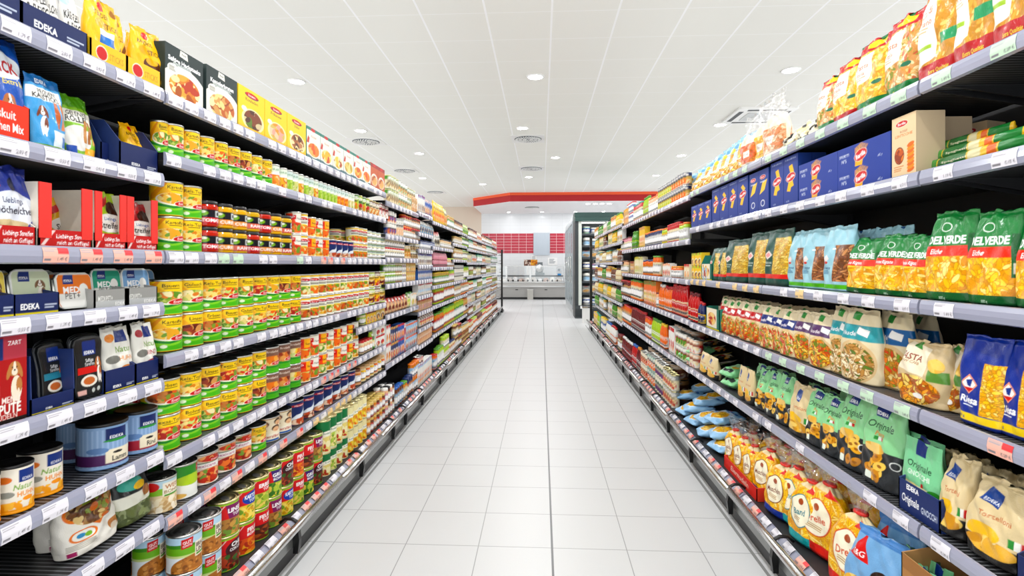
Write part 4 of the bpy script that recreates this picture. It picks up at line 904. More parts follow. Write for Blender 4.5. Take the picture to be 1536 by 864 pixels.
def build_bay(label, side, Ya, Yb, levels, tags, res, dz=0):
    """one shelving bay: back panel, plinth, bumper rail, and each shelf with its price rail and price tags"""
    sg = -1 if side == 'L' else 1; X = LX if side == 'L' else RX; xb = X + .5
    L = Yb - Ya; g = .006
    root = tag(ob('shelving_bay', None, None, (sg * X, Ya, 0)), label, 'shelving', 'shelving bays along the aisle')
    def bx(name, xa, xc, y0, y1, z0, z1, mt, par, bev=0):   # xa, xc: distance from the shelf front, away from the aisle
        a, b = sorted((sg * xa, sg * xc)); return ob(name, box(name, a, b, y0, y1, z0, z1, mt, bev), par)
    bx('back_panel', .5, .52, 0, L, .0, 2.2, M['back'], root)
    for y in (0, L): bx('upright', .46, .5, y - .02 if y else 0, y if y else .02, 0, 2.2, M['back'], root)
    d = bx('plinth', -.15, .46, 0, L, .0, .09, M['black'], root)
    pl = prism('plinth_panel', [(sg * q[0], q[1]) for q in ((-.172, .085), (-.17, .15), (-.15, .158), (-.145, .085))], 0, L, M['panel'], 'y'); ob('plinth_panel', pl, root)
    bx('base_shelf', -.095, .46, .003, L - .003, .135, .165, M['shelf'], root)
    st = ob('price_rail', prism('price_rail', [(sg * q[0], q[1]) for q in ((-.1, .172), (-.112, .172), (-.162, .136), (-.155, .128), (-.095, .16))], g, L - g, M['rail'], 'y'), root)
    n = max(2, int(L / .125))
    for k in range(n):
        t = ob('price_tag', tagmesh('p' if rng.random() < .6 else 'w', rng.randrange(7), min(res, 300)), root, (sg * -.1, L * (k + .5) / n, .176))
        t.rotation_euler = Matrix.Rotation(PI / 2 if side == 'L' else -PI / 2, 3, 'Z').to_euler(); t.rotation_euler.x = -.75 * 1.0
        t.rotation_mode = 'XYZ'
    r = ob('bumper_rail', tube('bumper_rail', [(sg * -.2, 0, .192), (sg * -.2, L, .192)], .021, M['alu'], 14), root)
    for k in range(max(1, round(L / .8))):
        y = L * (k + .5) / max(1, round(L / .8)) if L < 1 else (.02 if k == 0 else L * .55)
        pts = [(sg * -.1, y, .2), (sg * -.13, y, .222), (sg * -.165, y, .222), (sg * -.19, y, .207), (sg * -.2, y, .192)]
        b = ob('rail_bracket', tube('rail_bracket', pts, .009, M['black'], 8), root)
        c = prism('rail_stay', [(sg * q[0], q[1]) for q in ((-.2, .18), (-.208, .12), (-.2, .05), (-.175, .05), (-.175, .17))], y - .014, y + .014, M['black'], 'y'); ob('rail_stay', c, root)
    for li, z in enumerate(levels):
        s = bx('shelf', 0, .47, g, L - g, z - .03, z, M['wire'], root)
        ob('price_rail', prism('price_rail', [(-sg * o, z + q) for (o, q) in RAILP], g, L - g, M['rail'], 'y'), s)
        for (yy, c) in tags(li, L):
            ob('price_tag', tagmesh(c, rng.randrange(7), res), s, (0, yy, z), PI / 2 if side == 'L' else -PI / 2)
        for yb in (.03, L - .03):
            ob('shelf_bracket', prism('shelf_bracket', [(sg * .06, z - .03), (sg * .46, z - .03), (sg * .46, z - .1)], yb - .004, yb + .004, M['shelf'], 'y'), s)
    return root

def tags_even(step, cols='w', keep=.85):
    def f(li, L):
        out = []; n = max(1, int(L / step))
        for k in range(n):
            if rng.random() < keep: out.append((L * (k + .5) / n + rng.uniform(-.012, .012), (cols[li] if isinstance(cols, (list, tuple)) else cols)[rng.randrange(len(cols[li] if isinstance(cols, (list, tuple)) else cols))]))
        return out
    return f

# ------------------------------------------------------------------ setting goods on shelves
PLACED = []
_mid = {}
def put(k, sh, Y, z=None, back=0., sx=1., sz=1., yaw=0., tilt=0., layer=0, nl=1, depth=0, desc=None, sy=None, roll=0.):
    z = sh.z if z is None else z
    off = sh.X + back + (0 if k.cat in ('box', 'carton') else k.d * (sy or (sx if k.rnd else 1)) / 2)
    o = bpy.data.objects.new(k.name, k.me); COL.objects.link(o)
    z += .0012 + abs(tilt) * k.d * (sy or 1) * .5
    o.location = (sh.sg * off * K, Y * K, z * K); o.rotation_euler = (tilt, roll, sh.rz + yaw)
    o.scale = (sx, sy or (sx if k.rnd else 1), sz)
    for (n, me, l) in k.parts:
        p = bpy.data.objects.new(n, me); COL.objects.link(p); p.parent = o; p.location = [q * K for q in l]
    PLACED.append([o, k, sh, layer, nl, depth, Y, desc or k.desc])
    return o

def run(sh, ks, p0, p1, n, layers=1, depth=1, h=None, back=0., fill=.98, jit=0., yaw=0., tilt=0., z0=0., zl=None):
    """n goods side by side from picture column p0 (near) to p1 (far), in layers and rows"""
    if not isinstance(ks, (list, tuple)): ks = [ks]
    k0 = ks[0] if not callable(ks[0]) else ks[0](0, 0)
    dd = back + (0 if k0.cat in ('box', 'carton') else k0.d / 2)
    Y0, Y1 = sh.y(p0, dd), sh.y(p1, dd)
    step = (Y1 - Y0) / n
    for i in range(n):
        for dpt in range(depth):
            zz = sh.z + z0
            for l in range(layers):
                k = ks[(i + l * (3 if len(ks) > 4 else 0)) % len(ks)] if not callable(ks[0]) else ks[0](i, l)
                sx = step * fill / k.w; hh = h or k.h; sz = hh / k.h * (rng.uniform(.94, 1.0) if jit < 0 and l == layers - 1 else 1)
                put(k, sh, Y0 + step * (i + .5) + rng.uniform(-1, 1) * abs(jit) * .1 * step, zz, back + dpt * (step if k.rnd else k.d * 1.03), sx, sz, rng.uniform(-1, 1) * abs(jit) * .25 + yaw + (sh.sg * .62 + rng.uniform(-.12, .12) if k.rnd else 0), tilt, l, layers, dpt)
                zz += hh
LW = {1: [''], 2: ['lower', 'upper'], 3: ['bottom', 'middle', 'top'], 4: ['bottom', 'second', 'third', 'top']}
def finish_labels():
    by = {}
    for r in PLACED: by.setdefault((r[7], r[2].bay, r[2].name), []).append(r)
    for (desc, bay, shn), L in by.items():
        lay = max(r[4] for r in L); dep = max(r[5] for r in L)
        sub = {}
        for r in L: sub.setdefault((r[3], r[5], r[4]), []).append(r)
        for (l, dp, nl), S in sub.items():
            S.sort(key=lambda r: r[6])
            for i, r in enumerate(S):
                t = desc
                if len(S) > 1: t += ', %s along' % ordw(i)
                if lay > 1: t += ', ' + ('rear ' if dp else '') + ('single' if nl == 1 else LW[nl][l]) + ' layer'
                elif dep and len(L) > 1: t += ', ' + ('rear' if dp else 'front') + ' row'
                t += ', %s shelf, %s' % (shn, bay)
                nw = len(t.replace(',', ' ').split())
                if nw > 16: t = t.replace(' with ', ', ').replace(' picture', ''); nw = len(t.replace(',', ' ').split())
                if nw > 16: print('LONG', nw, t)
                o = r[0]; o['label'] = t; o['category'] = r[1].cat
                if len(L) > 1: o['group'] = '%s goods on the %s shelf of the %s' % (r[1].name.replace('_', ' '), shn, bay)

# ------------------------------------------------------------------ the bays
def pxy(px, side, X=None): return y_at(px, (-LX if side == 'L' else RX))
SOUP = [2.198, 1.962, 1.583, 1.183, .792, .556]
PET = [2.2, 1.876, 1.583, 1.386, 1.096, .829, .576]
yl = lambda p: pxy(p, 'L'); yr = lambda p: pxy(p, 'R')
y240 = yl(243.5)
build_bay('first dark shelving bay on the left-side, stocked with pet food', 'L', y240 - 1.33, y240, PET, tags_even(.125, ['w', 'w', 'p', 'w', 'w', 'w', 'w'], .95), 400)
build_bay('second dark shelving bay on the left-side, stocked with yellow stew cans', 'L', y240, yl(465.5), SOUP, tags_even(.108, ['ww', 'w', 'wwgpw', 'w', 'w', 'wwp'], .9), 260)
build_bay('third dark shelving bay on the left-side, stocked with soup cans', 'L', yl(465.5), yl(533.5), SOUP, tags_even(.11, ['w', 'w', 'pw', 'w', 'wp', 'yyw'], .85), 130)
build_bay('fourth dark shelving bay on the left-side, with one extra low shelf', 'L', yl(533.5), yl(577.5), SOUP[:4] + [1.03] + SOUP[4:], tags_even(.12, 'w', .85), 100)
PRES = [2.13, 1.82, 1.60, 1.35, 1.06, .60]; SNACK = [2.16, 1.92, 1.72, 1.53, 1.35, 1.16, .97, .77, .57]; JARA = [2.12, 1.78, 1.5, 1.25, .98, .59]; JARB = [2.12, 1.89, 1.62, 1.25, .98, .59]; ENDL = [2.1, 1.85, 1.58, 1.3, 1.0, .75, .5]
LB = [(577.5, 626.5, PRES, 'fifth', 'with preserves and crisp boxes'), (626.5, 648, SNACK, 'sixth', 'narrow, with nine shelves of blue packs'), (648, 678.6, JARA, 'seventh', 'with jars and yellow bags'), (678.6, 700, JARB, 'eighth', 'with tan jars and lime packs'), (700, 713, ENDL, 'ninth', 'with mixed jars'), (713, 728, ENDL, 'tenth', 'with small mixed goods'), (728, 744, ENDL, 'eleventh', 'last before the wire rack')]
for (a, b, lv, o_, t_) in LB:
    build_bay('%s dark shelving bay on the left-side, %s' % (o_, t_), 'L', yl(a), yl(b), lv, tags_even(.14 if b < 700 else .22, 'w', .8), 60)
PAST = [2.167, 1.853, 1.408, 1.03, .63]; SAUCE = [2.15, 1.76, 1.40, 1.04, .62]; OIL = [2.2, 1.92, 1.58, 1.24, .9, .58]
y1385 = yr(1383)
build_bay('first dark shelving bay on the right-side, stocked with pasta', 'R', y1385 - 1.37, y1385, PAST, tags_even(.22, ['g', 'w', 'w', 'p', 'w'], .9), 300)
build_bay('second dark shelving bay on the right-side, stocked with pasta bags', 'R', y1385, yr(1145.5), PAST, tags_even(.17, ['g', 'w', 'wwy', 'gg', 'w'], .85), 260)
build_bay('third dark shelving bay on the right-side, with blue pasta boxes', 'R', yr(1145.5), yr(1036), PAST, tags_even(.16, ['g', 'w', 'y', 'w', 'w'], .85), 130)
yc = [yr(1036) + (yr(934) - yr(1036)) * t / 3 for t in range(4)]
for i, (o_, t_) in enumerate((('fourth', 'beginning the red sauces'), ('fifth', 'in the middle of the sauces'), ('sixth', 'ending the red sauces'))):
    build_bay('%s dark shelving bay on the right-side, %s' % (o_, t_), 'R', yc[i], yc[i + 1], SAUCE, tags_even(.15, 'w', .85), 90)
for (a, b, o_, t_) in ((934, 911, 'seventh', 'with oil and vinegar'), (911, 893, 'eighth', 'last before the black end post')):
    build_bay('%s dark shelving bay on the right-side, %s' % (o_, t_), 'R', yr(a), yr(b), OIL, tags_even(.2, 'w', .8), 60)

def shelves(side, levels, bay):
    d = {}
    names = ['top'] + ORD[1:len(levels)]
    for n, z in zip(names, levels): d[n] = Shelf(side, z, n, bay)
    d['base'] = Shelf(side, .165, 'bottom', bay, True)
    return d
PT = shelves('L', PET, 'left-side pet section'); SO = shelves('L', SOUP, 'left-side soup section')
PA = shelves('R', PAST, 'right-side pasta section'); SA = shelves('R', SAUCE, 'right-side sauce section'); OI = shelves('R', OIL, 'right-side oil section')
PR = shelves('L', PRES, 'left-side preserves section'); SN = shelves('L', SNACK, 'left-side snack section'); JA = shelves('L', JARA, 'left-side jar section'); JB = shelves('L', JARB, 'left-side lime section'); EN = shelves('L', ENDL, 'left-side end section')
EXTRA = Shelf('L', 1.03, 'extra', 'left-side soup section')
# ================================================================== goods, left side
N, Mi, Fa = NEAR, MID, FAR
def one(sh, k, p0, p1, h=None, back=0., z0=0., yaw=0., tilt=0., desc=None, sxm=None, sy=None, roll=0.):
    dd = back + (0 if k.cat in ('box', 'carton') else k.d / (2 if k.rnd else 5))
    Y0, Y1 = sh.y(p0, dd), sh.y(p1, dd)
    if k.rnd: yaw += sh.sg * .5
    return put(k, sh, (Y0 + Y1) / 2, sh.z + z0, back, sxm or abs(Y1 - Y0) / k.w, (h or k.h) / k.h, yaw, tilt, desc=desc, sy=sy, roll=roll)
# pet section, top shelf
s = PT['top']
one(s, tray('navy', 'navy display carton of pet treats with yellow edge', '#1a2f66', .25, .2, .075, .1, N), 33, 131)
one(s, tray('navy', 'navy display carton at the near end', '#1a2f66', .25, .2, .085, .1, N), -78, 31, .1)
for i, (a, b) in enumerate(((40, 78), (70, 104), (98, 124))):
    one(s, pouch('treatwhite', 'white cat-treat bag in navy carton', N, .12, .05, .2, seed=i, wr=.004), a, b, .2, .03 + .02 * (i % 2), .005, .1 * (i - 1), -.06)
one(s, tray('yellowt', 'yellow display carton under yellow bags', '#f7c70c', .15, .14, .07, .09, N), 136, 190)
one(s, tray('yellowt', 'yellow display carton beside dark-green boxes', '#f7c70c', .15, .14, .07, .09, N), 191, 241)
for i, (a, b, bk) in enumerate(((134, 186, .015), (140, 190, .06), (194, 232, .075), (205, 247, .02))):
    one(s, pouch('treat', 'yellow dog-treat stick bag', N, .14, .06, .25, seed=i, wr=.005, back='#f0bc08'), a, b, [.235, .24, .215, .225][i], bk, .004, [.05, -.1, .12, -.12][i], -.05)
# second shelf
s = PT['second']
one(s, tray('orangelow', 'orange-red display carton of dog biscuits', '#e8481c', .21, .12, .1, .12, N), -52, 45)
one(s, pouch('biscuit', 'blue dog-biscuit bag with dog picture', N, .2, .08, .3, seed=2, back='#1c62b8', wr=.005), -48, 42, .285, .008, .004, 0, -.04)
one(s, pouch('kaustick', 'light-blue chew-stick bag with dog and sticks', N, .15, .06, .24, seed=3, back='#4fa6d8'), 44, 103, .215, .0, 0, .05, -.05)
one(s, pouch('rollen', 'green chew-roll bag with brown rolls', N, .14, .06, .22, seed=4, back='#8cbf2c'), 100, 145, .205, .03, 0, .0, -.1)
one(s, tray('navyplain', 'navy display carton with low cut-out front', '#1a2f66', .19, .2, .085, .16, N, '#cdb9a0'), 180, 237, None)
one(s, tray('navyplain', 'empty navy display carton standing askew', '#1a2f66', .16, .16, .08, .17, N, '#cdb9a0'), 152, 182, .16, .04)
one(s, pouch('treat', 'yellow-white chew bag inside navy carton', N, .14, .06, .25, seed=1, back='#f0bc08'), 196, 224, .18, .04, .004, 0, -.2)
# third shelf
s = PT['third']
one(s, pouch('knochen', 'blue dog-bone bag with white panel', N, .17, .07, .25, seed=5, back='#3f4fa8', wr=.006), -20, 53, .225, .01, .0, 0, -.03)
for i, (a, b, d) in enumerate(((58, 138, 'almost empty red display carton of strip treats'), (142, 189, 'red display carton with lime strip bag'), (190, 236, 'red display carton with maroon strip bag'))):
    one(s, tray('redt', d, '#d6201c', .14, .2, .055, .2, N, '#e6ddcc', slope=.02), a, b, .19)
for i, (a, b) in enumerate(((78, 112), (146, 182), (193, 230))):
    one(s, pouch('streifen', ['yellow', 'lime', 'maroon'][i] + ' strip-treat bag in red carton', N, .12, .05, .2, seed=i, back=['#e8b81c', '#a8c41c', '#a81428'][i], wr=.004), a, b, [.16, .19, .17][i], [.1, .02, .02][i], .005, [.2, 0, 0][i], -.05)
one(s, tray('redt', 'flat red display carton front at the near end', '#b3141c', .14, .2, .055, .1, N, '#e6ddcc'), -20, 54, .1)
# fourth shelf: tubs
s = PT['fourth']
for i, (a, b, v, t, c) in enumerate(((-28, 15, 4, 'navy', '#1a2f66'), (22, 82, 0, 'navy', '#1a2f66'), (143, 187, 2, 'greyt', '#a3a3a0'), (188, 229, 3, 'greyt', '#a3a3a0'))):
    one(s, tray(t, ['navy carton under yellow-lidded tub', 'navy carton under mint tub', 'grey carton under teal-lidded tub', 'grey carton under pale-blue-lidded tub'][i], c, .14, .2, .06, .07, N), a - 1, b + 7)
    one(s, pettub(v, N), a, b, .115, .03, .012, 0, -.12)
    one(s, pettub(v, N), a + 10, b + 8, .115, .1, .008, 0, -.12, 'rear ' + pettub(v, N).desc)
one(s, pettub(1, N), 90, 144, .115, .012, .0, 0, -.12)
one(s, pettub(1, N), 76, 130, .115, .085, .0, 0, -.12, 'rear ' + pettub(1, N).desc)
# fifth shelf
s = PT['fifth']
one(s, petbox(N), -60, 40, .24)
one(s, tray('navyplain', 'open navy carton of black pet packs', '#1a2f66', .16, .2, .05, .19, N, '#b9bcbe', slope=.02), 46, 112, .17)
for i, (a, b, bk) in enumerate(((62, 108, .03), (60, 106, .07), (62, 107, .11))): one(s, blackpack(1, N), a, b, .185, bk, .006, .12, -.12)
for i in range(3): one(s, blackpack(0, N), 113 - i * 2, 157 - i * 2, .2, .004 + .035 * i, 0, 0, -.06)
for i, (a, b) in enumerate(((157, 203), (204, 238))):
    one(s, tray('navyplain', ['navy carton holding orange-white pouches', 'navy carton holding red-white pouches'][i], '#1a2f66', .14, .16, .075, .1, N), a, b, .1)
    for q in range(2): one(s, pouch('whitepet', ['white pet pouch with orange print', 'white pet pouch with red print'][i] if True else '', N, .13, .05, .22, seed=i, back='#e4e2da'), a + 2 - q * 3, b - q * 3, .205, .012 + .05 * q, .005, .1 * q, -.08)
# sixth shelf: pet cans
@kind
def petcan(v, res):
    r, h = (.055, .14) if v == 0 else (.066, .135)
    a = Art(PI * r, h, res, '#ece6da' if v == 0 else '#8fb0d4', v)
    if v == 0:
        a.rect(.5, .68, .82, .94, '#1c3f88'); a.text('EDEKA', .66, .74, .06, '#ffffff', fit=.26); a.ell(.26, .76, .14, .08, '#d87a1c'); a.text('Natur', .58, .58, .12, '#7fa83a', fit=.4, shear=.2); a.text('HUHN', .64, .42, .1, '#e8961c', fit=.34, bold=.02); a.ell(.3, .44, .14, .07, '#9a9a92'); a.rect(0, 0, 1, .18, '#f0a81c'); a.blobs(.5, .2, .55, .08, ['#f0a81c', '#f6c04c', '#ece6da'], 40, .012); a.ell(.66, .3, .1, .05, '#f0a01c')
    else:
        a.rect(0, 0, 1, 1, '#92aed0'); 
        for k in range(16): a.rect(k / 16, .1, k / 16 + .02, .92, '#a6bedc')
        c = '#5b2f66' if v == 1 else '#a81c3a'
        a.rect(0, .12, 1, .36, c); a.rect(.42, .64, .72, .94, '#18326e'); a.text('EDEKA', .57, .74, .07, '#ffffff', fit=.26, bold=.02); a.ell(.57, .66, .18, .03, '#3f9a4a'); a.rect(.42, .16, .82, .46, '#efe6cf'); a.text('Lamm' if v == 1 else 'Rind', .62, .25, .11, '#26262a', fit=.3, bold=.02); a.ell(.58, .38, .07, .03, '#33302c'); a.ell(.32, .46, .14, .07, '#6f90bc'); a.rect(0, 0, 1, .05, '#7c9cc4')
    return can_of('pet_food_can', ['white and orange pet food can', 'blue and purple dog food can', 'blue and crimson dog food can'][v], a, r, h, lidcap=lathe('lid', [(r * .9, -.004), (r * 1.02, -.004), (r * 1.02, .004), (r * .96, .006), (r * .9, .003), (.001, .003)], M['black'], 28))
s = PT['sixth']
one(s, petcan(0, N), -10, 38, .135, .0)
one(s, petcan(0, N), 34, 84, .14, .02)
one(s, petcan(0, N), -70, -12, .135, .0)
one(s, petcan(1, N), 130, 182, .155, .0); one(s, petcan(2, N), 184, 225, .155, .0); one(s, petcan(1, N), 88, 128, .15, .16, desc='rear blue and purple dog food can'); one(s, petcan(2, N), 186, 218, .135, .15, desc='rear blue and crimson dog food can')
s = PT['seventh']
one(s, pouch('hamster', 'white and orange rodent food bag with heart windows', N, .2, .1, .24, .96, .006, '#e6e2d6', seed=8), 100, 180, .19, .02, 0, .0, -.08)
one(s, pouch('hamster', 'rear rodent food bag in clear film', N, .2, .1, .24, .96, .006, '#e6e2d6', seed=9), 70, 140, .2, .13, 0, .1, -.05)
one(s, pouch('jrbag', 'dark hay bag with green and black label', N, .17, .1, .24, .98, .006, '#77805a', seed=9), 178, 229, .22, .02, 0, 0, -.08)
s = PT['base']
for i, (a, b) in enumerate(((20, 70), (62, 110), (120, 160))):
    one(s, flatbag('darklying', 'black snack bag lying flat with fruit print', i, N, .17, .24, .08), a - 60, b - 60, None, .05 + .06 * (i % 2), .03 * i, .2 * i, sxm=1, sy=1)

# soup section
s = SO['top']
run(s, hackbox(0, N), 247, 305, 1, h=.205); run(s, hackbox(1, N), 309, 356, 1, h=.212)
run(s, [yellowbox(0, N), yellowbox(1, N), yellowbox(2, N)], 357, 459, 3, h=.212, depth=2)
run(s, [creambox(i, Mi) for i in range(5)], 460, 556, 6, h=.205, depth=2); run(s, fbox('#c86a3c', '#a82c1c', '#e8b070', 'red-brown snack box', Fa, .1, .2, .06), 556, 577, 2, h=.215)
s = SO['second']
run(s, [st(i) for i in (3, 0, 7, 4, 2, 1, 5, 0)], 240, 400, 8, h=.138, fill=.96)
run(s, [st(3)], 222, 239, 1, h=.138, back=.02)
run(s, palecan(0, Mi), 401, 414, 1, h=.128)
run(s, [palecan(2, Mi), palecan(1, Mi), palecan(3, Mi)], 415, 478, 8, h=.125); run(s, palecan(1, Fa), 478, 500, 4, h=.125)
run(s, palecan(5, Fa), 500, 517, 3, h=.125); run(s, [far('can', 'lime', 'green', 'orange', .125, Fa), far('can', 'green', 'lime', 'red', .125, Fa)], 526, 548, 4, h=.135); run(s, palecan(4, Fa), 517, 526, 2, h=.125)
run(s, far('can', 'cream', 'brown', 'amber', .125, Fa), 548, 563, 3, h=.13); run(s, far('can', 'red', 'maroon', 'white', .13, Fa), 563, 577, 3, h=.14)
s = SO['third']
run(s, [st(0), st(7)], 236, 295, 2, 2, h=.142)
J = [('#c8381c', '#d4303a', 'TOMATE', 'red tomato sauce jar with dark label'), ('#e8b81c', '#e89a2c', 'CURRY', 'yellow curry sauce jar with dark label'), ('#d8b21c', '#e0745a', 'RAHM', 'mustard-yellow sauce jar with dark label')]
def jr(i): c, l, t, d = J[i]; return jar(c, '#2a2c30', '#17171a', d, 300, t, 'dark', .046, .118, l)
run(s, [jr(0), jr(1), jr(2), jr(0), jr(1), jr(1), jr(2)], 297, 432, 7, 2, h=.117)
run(s, [orangecan(1, Mi), whitecan(1, Mi)], 433, 454, 2, 2, h=.135)
run(s, [orangecan(0, Mi), orangecan(3, Mi), orangecan(0, Mi)], 456, 487, 3, 2, h=.128)
run(s, [navycan(i, Mi) for i in range(3)], 489, 524, 4, h=.128, fill=.98); run(s, whitecan(3, Fa), 496, 526, 3, h=.1, z0=.128, back=.1)
run(s, whitecan(0, Fa), 525, 545, 3, 2, h=.125); run(s, far('cup', 'mint', 'grey', 'cream', .07, Fa), 546, 573, 4, 4, h=.06)
s = SO['fourth']
run(s, [st(i) for i in (0, 1, 2, 3, 5, 7, 4, 3, 6)], 232, 445, 9, 2, h=.145, fill=.99)
run(s, [whitecan(i, Mi) for i in (4, 0, 3, 2, 1)], 446, 548, 10, 2, h=.145, fill=.99); run(s, [far('can', 'yellow', 'lime', 'maroon', .145, Fa), far('can', 'yellow', 'brown', 'red', .145, Fa)], 549, 573, 3, 2, h=.145)
s = SO['fifth']
run(s, [st(i) for i in (6, 4, 3, 2, 7, 1)], 228, 393, 6, 2, depth=2, h=.143, fill=.99)
run(s, [browncan(i, Mi) for i in range(3)], 393, 445, 3, 2, depth=2, h=.143, fill=.99)
run(s, [orangecan(i, Mi) for i in range(4)], 446, 532, 8, 2, depth=2, h=.143, fill=.99)
run(s, far('jar', 'cream', 'red', 'peach', .1, Fa), 536, 553, 4, h=.11); run(s, far('bag', 'green', 'lime', 'white', .14, Fa), 553, 564, 2, h=.15); run(s, far('box', 'white', 'red', 'red', .14, Fa), 564, 577, 2, 2, h=.1)
run(EXTRA, far('jar', 'cream', 'green', 'lime', .1, Fa), 537, 550, 3, h=.1); run(EXTRA, far('box', 'yellow', 'brown', 'amber', .1, Fa), 550, 564, 3, h=.1); run(EXTRA, far('box', 'gold', 'yellow', 'brown', .1, Fa), 564, 577, 2, h=.12)
s = SO['sixth']
run(s, beancan(0, N), 226, 258, 1, h=.135, depth=2); run(s, beancan(1, N), 258, 290, 1, h=.145, depth=2); run(s, [beancan(2, N), beancan(3, N)], 292, 348, 2, h=.14, depth=2); run(s, beancan(4, Mi), 349, 371, 1, h=.135, depth=2)
run(s, st(7, Mi), 372, 393, 1, h=.13, depth=2, fill=.94); run(s, facecan(Mi), 394, 432, 2, h=.135, depth=2); run(s, [navycan(i, Mi) for i in range(3)], 433, 528, 7, h=.15, depth=2)
run(s, far('cup', 'peach', 'brown', 'amber', .12, Fa), 529, 536, 1, h=.13); run(s, [far('cup', 'cream', 'tan', 'yellow', .12, Fa), far('cup', 'cream', 'tan', 'orange', .12, Fa)], 537, 572, 6, depth=2, h=.13)
s = SO['base']
run(s, linsencan(N), 206, 238, 1, 2, h=.15, back=.13); run(s, linsencan(N), 262, 294, 1, 2, depth=2, h=.15); run(s, linsencan(N), 295, 323, 1, 2, depth=2, h=.153)
run(s, [redcan(i, N) for i in (1, 2, 0, 3, 4, 5, 6)], 324, 476, 8, 2, depth=2, h=.156, fill=.985)
@kind
def greencan(v, res, h=.155):
    r = .057; a = Art(PI * r, h, res, '#f0ecd4', v); c = ['#11804a', '#f0e8b8', '#11804a'][v]; pal = [['#e8d88a', '#f4ecc0', '#c8a850', '#c0402c'], ['#f2d240', '#f6e070', '#e0b020', '#e8742c'], ['#b8cc5c', '#e0e8a0', '#8aa83a', '#f0e4a0']][v]
    a.rect(0, .66, 1, 1, c); a.poly([(0, 0), (.22, 0), (.3, 1), (0, 1)], '#0f7a44'); a.ell(.6, .28, .44, .24, pal[0]); a.blobs(.6, .28, .42, .22, pal, 60, .01); a.ell(.6, .62, .26, .07, '#f6f4e8'); a.text('Bonduelle', .6, .62, .06, '#1a6a3a', fit=.44)
    return can_of('vegetable_can', ['green can with sauerkraut picture', 'cream can with sweetcorn picture', 'green can with leek picture'][v], a, r, h, 'gold', False)
run(s, [greencan(0, Mi), greencan(2, Mi), greencan(0, Mi)], 477, 513, 4, 1, depth=2, h=.15); 
run(s, [greencan(0, Mi, .22), greencan(2, Mi, .22), greencan(0, Mi, .22)], 477, 513, 4, 1, depth=2, h=.21, z0=.15)
run(s, greencan(1, Mi), 514, 542, 4, 2, depth=2, h=.17)
run(s, [far('jar', 'amber', 'gold', 'peach', .09, Fa), far('jar', 'brown', 'gold', 'red', .09, Fa)], 545, 572, 6, 2, depth=2, h=.12); run(s, [far('jar', 'peach', 'white', 'pink', .1, Fa), far('jar', 'brown', 'black', 'cream', .1, Fa)], 573, 586, 4, 2, depth=2, h=.13)

def fill(sh, segs, res=Fa):
    """segs: (form, body, top, accent, near column, far column, height, layers)"""
    for (f, c0, c1, c2, p0, p1, h, ly) in segs:
        w = {'can': .092, 'jar': .08, 'cup': .085, 'box': .09, 'bag': .12, 'bottle': .072}[f]
        n = max(1, round(abs(sh.y(p1) - sh.y(p0)) / w / (1. if abs(p0 - VPX) > 120 else 1.15)))
        run(sh, far(f, c0, c1, c2, h, res), p0, p1, n, ly, h=h * (.94 if f in ('box', 'bag') else 1), jit=-.3, fill=.93 if f in ('jar', 'bottle', 'can', 'cup') else .95)
fill(PR['top'], [('can', 'cream', 'green', 'brown', 578, 592, .14, 2), ('can', 'mint', 'white', 'amber', 592, 606, .14, 2), ('can', 'cream', 'teal', 'tan', 606, 618, .13, 2), ('box', 'tan', 'cream', 'amber', 618, 626, .2, 1)], 70)
fill(PR['second'], [('can', 'blue', 'white', 'orange', 578, 589, .12, 2), ('can', 'white', 'grey', 'peach', 589, 600, .2, 1), ('jar', 'red', 'orange', 'cream', 601, 613, .13, 2), ('jar', 'brown', 'red', 'peach', 613, 626, .13, 2)], 70)
fill(PR['third'], [('jar', 'white', 'red', 'cream', 573, 602, .1, 2), ('can', 'gold', 'yellow', 'amber', 603, 611, .15, 1), ('can', 'cream', 'grey', 'brown', 611, 624, .09, 2)], 70)
fill(PR['fourth'], [('cup', 'lime', 'white', 'green', 573, 588, .1, 2), ('cup', 'tan', 'cream', 'green', 588, 598, .1, 2), ('cup', 'white', 'cream', 'maroon', 598, 610, .1, 2), ('box', 'gold', 'tan', 'gold', 610, 623, .11, 2)], 70)
fill(PR['fifth'], [('bag', 'peach', 'red', 'maroon', 573, 608, .16, 1), ('bag', 'cream', 'green', 'lime', 608, 617, .18, 1), ('box', 'white', 'cream', 'amber', 617, 625, .16, 1)], 70)
fill(PR['sixth'], [('box', 'white', 'red', 'amber', 579, 586, .19, 2), ('box', 'navy', 'gold', 'red', 586, 597, .17, 2), ('box', 'blue', 'red', 'orange', 597, 606, .17, 2), ('box', 'red', 'white', 'blue', 606, 609, .34, 1), ('box', 'sky', 'orange', 'navy', 609, 626, .15, 2)], 70)
fill(PR['base'], [('jar', 'brown', 'blue', 'sky', 588, 600, .2, 1), ('jar', 'amber', 'green', 'cream', 600, 606, .18, 1), ('jar', 'navy', 'navy', 'amber', 606, 614, .2, 1), ('jar', 'amber', 'orange', 'sky', 614, 624, .15, 2), ('can', 'peach', 'red', 'blue', 624, 630, .16, 2)], 70)
